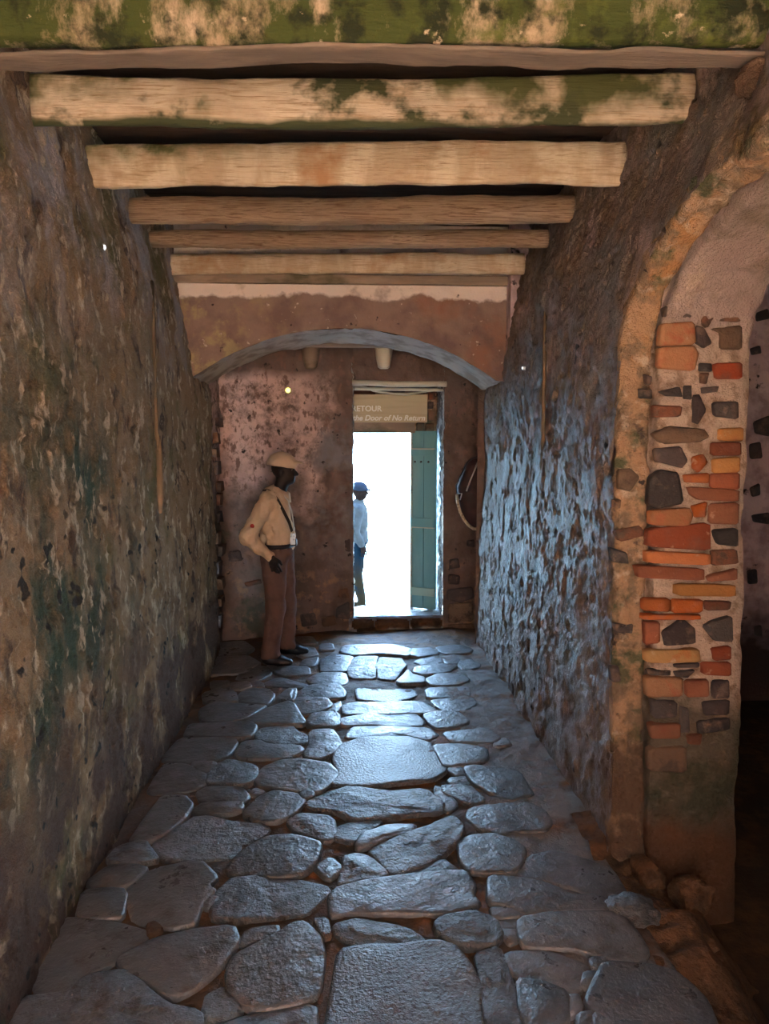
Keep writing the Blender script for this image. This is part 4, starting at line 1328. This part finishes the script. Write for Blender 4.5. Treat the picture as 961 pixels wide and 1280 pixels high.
# ------------------------------------------------------------------ figures: smooth-union fields turned into one surface
class Field:
    def __init__(self, lo, hi, h):
        self.lo, self.h = np.array(lo, float), h
        self.n = np.ceil((np.array(hi) - self.lo) / h).astype(int) + 1
        self.f = np.full(self.n, 1.0, np.float32)

    def _block(self, lo, hi):
        a = np.clip(np.floor((np.array(lo) - self.lo) / self.h).astype(int), 0, self.n - 1)
        b = np.clip(np.ceil((np.array(hi) - self.lo) / self.h).astype(int) + 1, 1, self.n)
        sl = tuple(slice(i, j) for i, j in zip(a, b))
        g = np.meshgrid(*[self.lo[k] + self.h * np.arange(a[k], b[k]) for k in range(3)], indexing='ij')
        return sl, np.stack(g, -1)

    def _put(self, sl, d, k, sub=False):
        f = self.f[sl]
        if sub:
            d = -d
            hh = np.clip(.5 - .5 * (d - f) / k, 0, 1) if k else (d > f).astype(float)
            self.f[sl] = d * (1 - hh) + f * hh + k * hh * (1 - hh) if k else np.maximum(f, d)
            self.f[sl] = np.maximum(f, d) if not k else self.f[sl]
            return
        if k:
            hh = np.clip(.5 + .5 * (d - f) / k, 0, 1)
            self.f[sl] = d * (1 - hh) + f * hh - k * hh * (1 - hh)
        else:
            self.f[sl] = np.minimum(f, d)

    def cap(self, p0, r0, p1, r1, k=.02, flat=None):
        p0, p1 = np.array(p0, float), np.array(p1, float)
        pad = max(r0, r1) * (1.6 if flat else 1) + k + 3 * self.h
        sl, g = self._block(np.minimum(p0, p1) - pad, np.maximum(p0, p1) + pad)
        if g.size == 0: return self
        v = p1 - p0
        sc = np.array(flat if flat else (1, 1, 1), float)
        t = np.clip(((g - p0) @ v) / max(v @ v, 1e-9), 0, 1)
        dd = (g - p0 - t[..., None] * v) / sc
        d = np.sqrt((dd ** 2).sum(-1)) - (r0 + (r1 - r0) * t)
        self._put(sl, d, k)
        return self

    def ell(self, c, r, k=.02, rot=None, sub=False):
        c, r = np.array(c, float), np.array(r, float)
        pad = r.max() + k + 3 * self.h
        sl, g = self._block(c - pad, c + pad)
        if g.size == 0: return self
        q = g - c
        if rot is not None:
            q = q @ np.array(Euler(rot).to_matrix())
        l = np.sqrt(((q / r) ** 2).sum(-1))
        l2 = np.sqrt(((q / r ** 2) ** 2).sum(-1))
        d = l * (l - 1) / np.maximum(l2, 1e-6)
        self._put(sl, d, k, sub)
        return self

    def cut(self, axis, v, keep_above=True):
        g = self.lo[axis] + self.h * np.arange(self.n[axis])
        d = (v - g) if keep_above else (g - v)
        shp = [1, 1, 1]; shp[axis] = -1
        self.f = np.maximum(self.f, d.reshape(shp)).astype(np.float32)
        return self

    def cutplane(self, p, nrm):
        """remove the side the normal points to"""
        nrm = np.array(nrm, float); nrm /= np.linalg.norm(nrm)
        g = [self.lo[k] + self.h * np.arange(self.n[k]) for k in range(3)]
        d = ((g[0] - p[0]) * nrm[0])[:, None, None] + ((g[1] - p[1]) * nrm[1])[None, :, None] + ((g[2] - p[2]) * nrm[2])[None, None, :]
        self.f = np.maximum(self.f, d).astype(np.float32)
        return self

    def wrinkle(self, scale, amp, seed, stretch=(1, 1, 1)):
        m = np.abs(self.f) < .03
        idx = np.argwhere(m)
        p = (self.lo + idx * self.h) * np.array(stretch)
        self.f[m] += (fbm(p, scale, 2, seed) * amp).astype(np.float32)
        return self

    def surface(self, name, origin, R=None):
        f = self.f
        s = f < 0
        nx, ny, nz = f.shape
        corners = [(a, b, c) for a in (0, 1) for b in (0, 1) for c in (0, 1)]
        cnt = np.zeros((nx - 1, ny - 1, nz - 1), np.int8)
        for a, b, c in corners:
            cnt += s[a:nx - 1 + a, b:ny - 1 + b, c:nz - 1 + c]
        act = (cnt > 0) & (cnt < 8)
        ijk = np.argwhere(act)
        idx = np.full(act.shape, -1, np.int64)
        idx[act] = np.arange(len(ijk))
        acc = np.zeros((len(ijk), 3)); num = np.zeros(len(ijk))
        for (a, b) in [(p, q) for p in corners for q in corners if p < q and sum(abs(x - y) for x, y in zip(p, q)) == 1]:
            fa = f[ijk[:, 0] + a[0], ijk[:, 1] + a[1], ijk[:, 2] + a[2]].astype(float)
            fb = f[ijk[:, 0] + b[0], ijk[:, 1] + b[1], ijk[:, 2] + b[2]].astype(float)
            m = (fa < 0) != (fb < 0)
            t = np.where(m, fa / np.where(m, fa - fb, 1), 0)
            pt = np.array(a) + t[:, None] * (np.array(b) - np.array(a))
            acc[m] += pt[m]; num[m] += 1
        V = self.lo + (ijk + acc / num[:, None]) * self.h
        Fs = []
        for ax in range(3):
            o1, o2 = [k for k in range(3) if k != ax]
            sl0 = [slice(1, -1)] * 3; sl1 = [slice(1, -1)] * 3
            sl0[ax] = slice(0, -1); sl1[ax] = slice(1, None)
            ch = s[tuple(sl0)] != s[tuple(sl1)]
            e = np.argwhere(ch)
            inside_first = s[tuple(sl0)][ch]
            off = np.ones(3, int); off[ax] = 0
            e = e + off
            quad = []
            for d1, d2 in ((0, 0), (1, 0), (1, 1), (0, 1)):
                c = e.copy(); c[:, o1] -= d1; c[:, o2] -= d2
                quad.append(idx[c[:, 0], c[:, 1], c[:, 2]])
            q = np.stack(quad, 1)
            fl_ = inside_first if ax != 1 else ~inside_first
            q[~fl_] = q[~fl_][:, ::-1]
            Fs.append(q)
        F = np.concatenate(Fs)
        F = F[(F >= 0).all(1)]
        F = F[:, ::-1]
        if R is not None:
            V = V @ np.array(R).T
        V = V + np.array(origin)
        me = bpy.data.meshes.new(name)
        me.vertices.add(len(V)); me.vertices.foreach_set('co', V.astype(np.float32).ravel())
        me.loops.add(F.size); me.loops.foreach_set('vertex_index', F.astype(np.int32).ravel())
        me.polygons.add(len(F)); me.polygons.foreach_set('loop_start', np.arange(0, F.size, 4, dtype=np.int32))
        me.update(calc_edges=True)
        bm = bmesh.new(); bm.from_mesh(me)
        bmesh.ops.recalc_face_normals(bm, faces=bm.faces[:])
        bmesh.ops.smooth_vert(bm, verts=bm.verts[:], factor=.5, use_axis_x=True, use_axis_y=True, use_axis_z=True)
        bm.to_mesh(me); bm.free()
        return me


def guide():
    """man in profile, looking along +X; local x forward, y away from camera, z up"""
    foot = at_floor(346, 826)
    org = Vector((foot.x, foot.y, foot.z))
    e = empty('person', org, 'standing man in khaki flat cap, khaki shirt and brown trousers, hand at his pocket', 'person')
    O = tuple(org)
    # key joints
    hd_c = (.085, .02, 1.635)
    neck0, neck1 = (.035, .02, 1.44), (.065, .02, 1.56)
    shR, shL = (-.045, -.17, 1.385), (.02, .19, 1.40)
    elR, wrR = (-.205, -.265, 1.115), (-.02, -.20, .945)
    elL, wrL = (.0, .27, 1.12), (.03, .22, .90)
    pel = (.02, .0, .95)
    hipR, hipL = (-.01, -.095, .90), (.04, .10, .90)
    knR, knL = (.01, -.11, .50), (.085, .11, .50)
    anR, anL = (-.045, -.12, .10), (.075, .16, .09)
    B_ = Field((-.36, -.42, -.02), (.36, .42, 1.86), .0058)
    # torso
    B_.ell((.0, .01, 1.27), (.115, .165, .21), .03).ell((.02, .005, 1.05), (.105, .15, .16), .04).ell(pel, (.115, .155, .12), .04)
    B_.cap(shR, .06, shL, .06, .04)
    B_.cap(neck0, .060, neck1, .054, .03)
    # head: skull, jaw, nose, lips, ears
    B_.ell((.072, .02, 1.675), (.098, .074, .098), .01)
    B_.ell((.100, .02, 1.60), (.072, .058, .078), .03)
    B_.ell((.142, .02, 1.557), (.028, .03, .022), .02)
    B_.cap((.168, .02, 1.645), .012, (.190, .02, 1.617), .015, .012)
    B_.ell((.178, .008, 1.612), (.014, .012, .010), .008).ell((.178, .032, 1.612), (.014, .012, .010), .008)
    B_.cap((.162, -.002, 1.585), .011, (.162, .042, 1.585), .011, .008).cap((.158, -.002, 1.568), .012, (.158, .042, 1.568), .012, .008)
    B_.ell((.160, -.012, 1.655), (.016, .016, .011), .008, sub=True).ell((.160, .052, 1.655), (.016, .016, .011), .008, sub=True)
    B_.cap((.155, -.025, 1.672), .009, (.170, .0, 1.675), .009, .01).cap((.155, .065, 1.672), .009, (.170, .04, 1.675), .009, .01)
    for sy in (-.058, .098):
        B_.ell((.060, sy, 1.635), (.022, .010, .034), .008)
    # arms
    for s, e_, w_ in ((shR, elR, wrR), (shL, elL, wrL)):
        B_.cap(s, .052, e_, .040, .025).cap(e_, .040, w_, .028, .02)
    # right hand, fingers curled down against the pocket
    def hand(w_, d, side):
        w_ = np.array(w_); d = np.array(d, float); d /= np.linalg.norm(d)
        acr = np.array((.80, 0, .6)) if side < 0 else np.array((.8, 0, .6))
        acr = acr - d * (acr @ d); acr /= np.linalg.norm(acr)
        pal = w_ + d * .055
        B_.cap(w_, .027, pal, .033, .015, None)
        B_.cap(pal - acr * .022, .018, pal + acr * .022, .018, .012)
        B_.cap(w_ + d * .08 - acr * .028, .014, w_ + d * .08 + acr * .028, .014, .010)
        inw = np.cross(d, acr); inw = inw / np.linalg.norm(inw)
        if (inw[1] > 0) != (side < 0): inw = -inw
        for k, (off, ln) in enumerate(((.030, .070), (.010, .080), (-.010, .074), (-.029, .058))):
            a = w_ + d * .088 + acr * off
            b = a + d * ln * .42 + inw * .006 + acr * off * .12
            c = b + d * ln * .32 + inw * .018
            t_ = c + d * ln * .18 + inw * .018
            B_.cap(a, .0098, b, .0090, .003).cap(b, .0090, c, .0084, .003).cap(c, .0084, t_, .0076, .003)
        a = w_ + d * .030 + acr * .028
        b = a + d * .035 + acr * .026
        c = b + d * .030 + acr * .006
        B_.cap(a, .0135, b, .0115, .008).cap(b, .0110, c, .0090, .004)
    hand(wrR, (.34, -.02, -.90), -1)
    hand(wrL, (.1, -.05, -1), 1)
    # legs inside the trousers
    for h_, k_, a_ in ((hipR, knR, anR), (hipL, knL, anL)):
        B_.cap(h_, .085, k_, .055, .03).cap(k_, .055, a_, .038, .02)
        B_.cap(a_, .036, (a_[0] + .10, a_[1], .04), .03, .02)
    link('body', B_.surface('body', O), M['skin'], e)
    # shirt
    F_ = Field((-.36, -.42, .90), (.32, .42, 1.56), .0068)
    F_.ell((-.005, .01, 1.285), (.142, .195, .235), .03).ell((.025, .005, 1.10), (.138, .182, .17), .05)
    F_.ell((.035, .005, 1.02), (.125, .170, .07), .03)
    F_.cap((-.02, -.13, 1.40), .070, (.02, .15, 1.41), .070, .05)
    F_.cap((.025, .02, 1.42), .066, (.035, .02, 1.455), .062, .02)
    for s, el_, w_ in ((shR, elR, wrR), (shL, elL, wrL)):
        el_, w2 = np.array(el_), np.array(w_)
        F_.cap(s, .078, el_, .064, .03).cap(el_, .064, w2 + (el_ - w2) * .05, .044, .03)
    F_.ell((-.08, -.205, 1.09), (.03, .03, .05), .02)
    F_.wrinkle(14, .014, 5, (1, 1, .5)).wrinkle(34, .006, 8, (1, 1, .7))
    dR = np.array(wrR) - np.array(elR)
    F_.f = F_.f
    sh = link('shirt', F_.surface('shirt', O), M['shirt'], e)
    # collar
    V, F = [], []
    n = 20
    for j, (r_, z) in enumerate(((.066, 1.445), (.069, 1.478), (.072, 1.487), (.092, 1.432))):
        for k in range(n):
            th = math.radians(18 + k * (324) / (n - 1))
            V.append((org.x + .050 + r_ * 1.02 * math.cos(th) + (z - 1.455) * .25 , org.y + .02 + r_ * math.sin(th), org.z + z - .038 * math.cos(th) - (.02 * max(0, math.cos(th)) if j == 3 else 0)))
    for j in range(3):
        for k in range(n - 1):
            F.append((j * n + k, j * n + k + 1, (j + 1) * n + k + 1, (j + 1) * n + k))
    co = link('collar', mesh('collar', V, F), M['shirt'], sh)
    co.modifiers.new('th', 'SOLIDIFY').thickness = .005
    # sleeve patch and pocket line
    link('sleeve_patch', mesh('sleeve_patch', *join_np([tube([(org.x - .155, org.y - .305, org.z + 1.215), (org.x - .152, org.y - .318, org.z + 1.213)], .017, 10)])), M['red_patch'], sh)
    # trousers
    F_ = Field((-.25, -.30, .04), (.30, .34, 1.06), .0068)
    F_.ell((.02, .0, .955), (.135, .172, .085), .03).cap((.015, -.0, .98), .120, (.018, 0, 1.02), .118, .03, (1.0, 1.4, 1))
    for h_, k_, a_ in ((hipR, knR, anR), (hipL, knL, anL)):
        F_.cap(h_, .108, k_, .080, .04).cap(k_, .080, (a_[0], a_[1], .10), .070, .03)
        F_.cap((a_[0], a_[1], .12), .074, (a_[0] + .005, a_[1], .085), .078, .015)
    F_.cut(2, 1.035, False).cut(2, .065, True)
    F_.wrinkle(11, .009, 15, (1, 1, .5)).wrinkle(26, .003, 18)
    tr = link('trousers', F_.surface('trousers', O), M['trousers'], e)
    # belt
    V, F = [], []
    n = 36
    for j, (g, z) in enumerate(((.0, 1.00), (.006, 1.002), (.006, 1.034), (.0, 1.036))):
        for k in range(n):
            th = 2 * math.pi * k / n
            V.append((org.x + .02 + (.136 + g) * math.cos(th), org.y + .0 + (.182 + g) * math.sin(th), org.z + z))
    for j in range(3):
        for k in range(n):
            F.append((j * n + k, j * n + (k + 1) % n, (j + 1) * n + (k + 1) % n, (j + 1) * n + k))
    link('belt', mesh('belt', V, F), M['black_leather'], e)
    # shoes
    for a_, yaw_ in ((anR, -.12), (anL, .05)):
        F_ = Field((-.12, -.08, -.01), (.24, .08, .14), .006)
        F_.cap((-.03, 0, .055), .046, (.10, 0, .038), .044, .02).cap((.10, 0, .036), .046, (.165, 0, .028), .034, .02, (1, 1.1, .9))
        F_.cap((-.02, 0, .10), .050, (-.01, 0, .06), .052, .02)
        F_.cut(2, .0, True)
        R = Matrix.Rotation(yaw_, 3, 'Z')
        z_off = floor_z(org.x + a_[0]) - org.z + .004
        link('shoe', F_.surface('shoe', (O[0] + a_[0] - .005, O[1] + a_[1], O[2] + z_off), R), M['black_leather'], e)
    # flat cap
    F_ = Field((-.10, -.14, 1.62), (.28, .18, 1.84), .006)
    F_.ell((.055, .02, 1.70), (.120, .098, .105), .02).ell((.10, .02, 1.725), (.095, .092, .062), .03, (0, .45, 0))
    F_.ell((.180, .02, 1.722), (.070, .076, .012), .015, (0, .20, 0))
    F_.cutplane((.07, .02, 1.680), (-.14, 0, -1))
    F_.wrinkle(16, .003, 25)
    link('cap', F_.surface('cap', O), M['cap'], e)
    # eyes and teeth
    for y_ in (-.012, .052):
        bm = bmesh.new(); bmesh.ops.create_uvsphere(bm, u_segments=10, v_segments=8, radius=.009)
        bmesh.ops.translate(bm, verts=bm.verts, vec=org + Vector((.146, y_, 1.655)))
        me = bpy.data.meshes.new('eye'); bm.to_mesh(me); bm.free()
        link('eye', me, M['eye'], e)
    link('teeth', mesh('teeth', *tube([org + Vector((.166, -.006, 1.577)), org + Vector((.171, .02, 1.577)), org + Vector((.166, .046, 1.577))], .0035, 6)), M['teeth'], e)
    # bag strap across the chest, lanyard and card
    def ribbon(name, pts, wd, mat):
        V, F = [], []
        pts = [Vector(p) + org for p in pts]
        for i, p in enumerate(pts):
            t = (pts[min(i + 1, len(pts) - 1)] - pts[max(i - 1, 0)]).normalized()
            out = (p - (org + Vector((.0, .01, p.z - org.z)))); out.z = 0; out.normalize()
            s_ = t.cross(out).normalized() * wd / 2
            V += [p - s_, p + s_, p + s_ + out * .006, p - s_ + out * .006]
        for i in range(len(pts) - 1):
            for k in range(4):
                F.append((i * 4 + k, i * 4 + (k + 1) % 4, i * 4 + 4 + (k + 1) % 4, i * 4 + 4 + k))
        F += [(3, 2, 1, 0), tuple(len(V) - 4 + k for k in range(4))]
        me = mesh(name, V, F)
        bm = bmesh.new(); bm.from_mesh(me); bmesh.ops.recalc_face_normals(bm, faces=bm.faces[:]); bm.to_mesh(me); bm.free()
        return link(name, me, M[mat], e, smooth=False)
    ribbon('bag_strap', [(-.09, -.02, 1.475), (-.05, -.075, 1.485), (.0, -.115, 1.465), (.045, -.155, 1.40), (.09, -.150, 1.31), (.128, -.115, 1.22), (.148, -.085, 1.14)], .026, 'strap')
    ribbon('lanyard', [(.07, -.065, 1.455), (.115, -.06, 1.40), (.145, -.05, 1.31), (.160, -.06, 1.20), (.162, -.07, 1.14)], .009, 'lanyard')
    card = box_obj('pass_card', (org.x + .135, org.x + .178, org.y - .105, org.y - .098, org.z + 1.03, org.z + 1.125), M['badge'], e, .003)
    box_obj('waist_pouch', (org.x + .125, org.x + .19, org.y - .095, org.y - .03, org.z + 1.015, org.z + 1.075), M['black_leather'], e, .012)


guide()


def visitor():
    y0 = 10.2
    ft = at_y(455, 758, y0)
    org = Vector((at_y(447, 700, y0).x, y0, ft.z - .05))
    e = empty('person', org, 'person in grey hat, pale grey jacket and dark trousers outside the bright doorway', 'person')
    O = tuple(org)
    B_ = Field((-.34, -.36, -.02), (.34, .36, 1.80), .0105)
    B_.ell((.0, 0, 1.25), (.11, .16, .22), .03).ell((0, 0, .98), (.11, .15, .13), .04).cap((-.0, -.16, 1.38), .055, (0, .16, 1.38), .055, .04)
    B_.cap((0, 0, 1.42), .055, (.03, 0, 1.54), .052, .03).ell((.035, 0, 1.63), (.095, .072, .105), .02).ell((.07, 0, 1.57), (.055, .05, .06), .02)
    B_.cap((.125, 0, 1.62), .012, (.142, 0, 1.592), .014, .012).ell((.03, -.075, 1.60), (.02, .01, .032), .008).ell((.03, .075, 1.60), (.02, .01, .032), .008)
    for s in (-1, 1):
        B_.cap((0, s * .17, 1.37), .052, (-.03, s * .23, 1.10), .040, .02).cap((-.03, s * .23, 1.10), .040, (.06, s * .20, .90), .028, .02)
        B_.cap((.06, s * .20, .90), .028, (.075, s * .195, .845), .034, .01)
        for k in range(4):
            x = .045 + k * .022
            B_.cap((x, s * .195, .84), .010, (x + .004, s * .19, .795), .009, .003).cap((x + .004, s * .19, .795), .009, (x - .002, s * .178, .765), .008, .003)
        B_.cap((.09, s * .19, .87), .012, (.112, s * .185, .835), .010, .005)
    legs = (((0, -.09, .90), (-.005, -.10, .50), (.055, -.10, .09)), ((0, .09, .90), (-.06, .10, .49), (-.12, .10, .09)))
    for h_, k_, a_ in legs:
        B_.cap(h_, .08, k_, .052, .03).cap(k_, .052, a_, .036, .02).cap(a_, .035, (a_[0] + .09, a_[1], .035), .03, .02)
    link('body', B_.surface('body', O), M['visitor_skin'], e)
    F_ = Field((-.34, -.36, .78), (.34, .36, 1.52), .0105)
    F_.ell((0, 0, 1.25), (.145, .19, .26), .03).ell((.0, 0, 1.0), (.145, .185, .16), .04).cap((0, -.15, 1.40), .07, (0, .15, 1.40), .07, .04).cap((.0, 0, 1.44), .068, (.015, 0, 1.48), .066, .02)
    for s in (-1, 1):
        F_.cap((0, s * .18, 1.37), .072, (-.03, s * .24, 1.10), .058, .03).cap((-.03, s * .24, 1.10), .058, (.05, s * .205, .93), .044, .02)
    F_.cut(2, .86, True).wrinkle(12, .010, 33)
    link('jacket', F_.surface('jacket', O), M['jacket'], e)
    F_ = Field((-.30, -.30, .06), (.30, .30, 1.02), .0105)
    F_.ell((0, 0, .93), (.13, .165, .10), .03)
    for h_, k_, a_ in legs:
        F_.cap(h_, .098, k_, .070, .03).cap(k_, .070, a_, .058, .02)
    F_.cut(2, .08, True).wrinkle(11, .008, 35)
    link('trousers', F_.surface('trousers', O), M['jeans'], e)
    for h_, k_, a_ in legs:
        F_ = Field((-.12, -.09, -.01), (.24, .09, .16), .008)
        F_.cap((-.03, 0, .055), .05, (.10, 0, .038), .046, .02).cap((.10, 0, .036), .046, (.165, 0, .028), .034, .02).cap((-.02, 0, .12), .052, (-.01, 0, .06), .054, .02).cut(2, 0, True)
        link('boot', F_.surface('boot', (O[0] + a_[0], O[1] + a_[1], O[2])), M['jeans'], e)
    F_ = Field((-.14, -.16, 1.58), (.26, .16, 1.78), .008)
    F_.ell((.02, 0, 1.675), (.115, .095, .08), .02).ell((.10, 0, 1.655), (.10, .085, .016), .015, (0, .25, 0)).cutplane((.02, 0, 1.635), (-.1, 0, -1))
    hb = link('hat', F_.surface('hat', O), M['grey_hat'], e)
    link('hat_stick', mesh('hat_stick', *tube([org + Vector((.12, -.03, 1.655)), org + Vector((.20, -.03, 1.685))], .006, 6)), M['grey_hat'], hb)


visitor()

# ------------------------------------------------------------------ outside: shore, sea, courtyard
Xs, Ys = np.meshgrid(np.linspace(-4, 4, 80), np.linspace(7.95, 13, 60), indexing='ij')
P = np.stack([Xs, Ys, 0 * Xs], -1)
P[..., 2] = at_y(455, 758, 10.2).z - .06 + fbm(P, 1.2, 3, 141) * .05 - np.clip(Ys - 11.5, 0, 2) * .8
o = link('ground_shore', grid_mesh('ground_shore', P), M['shore'])
tag(o, kind='structure')
o = box_obj('sea', (-400, 400, 12.5, 900, -2.4, -2.2), M['sea'])
tag(o, kind='structure')
tag(box_obj('ground_court', (-14, 14, -16, -1.5, -.4, -.06), M['court_ground']), kind='structure')
tag(box_obj('wall_court_sky_block', (-9, 9, -8.3, -8, -.4, 9.5), M['court_wall']), kind='structure')  # unseen wall, raised this high to keep sky light off the passage floor
tag(box_obj('wall_court_left', (-6.5, -6.2, -10, -1.5, -.4, 6.0), M['court_wall']), kind='structure')
tag(box_obj('wall_court_right', (6.2, 6.5, -10, -1.5, -.4, 6.0), M['court_wall']), kind='structure')
tag(box_obj('wall_court_front', (-6.2, -1.42, -1.75, -1.5, -.4, 4.2), M['court_wall']), kind='structure')
tag(box_obj('wall_court_front', (1.5, 6.2, -1.75, -1.5, -.4, 4.2), M['court_wall']), kind='structure')
tag(box_obj('wall_outer_side', (-6.2, -6, -1.5, 8, -.4, 4.2), M['court_wall']), kind='structure')
tag(box_obj('wall_outer_side', (6, 6.2, -1.5, 8, -.4, 4.2), M['court_wall']), kind='structure')
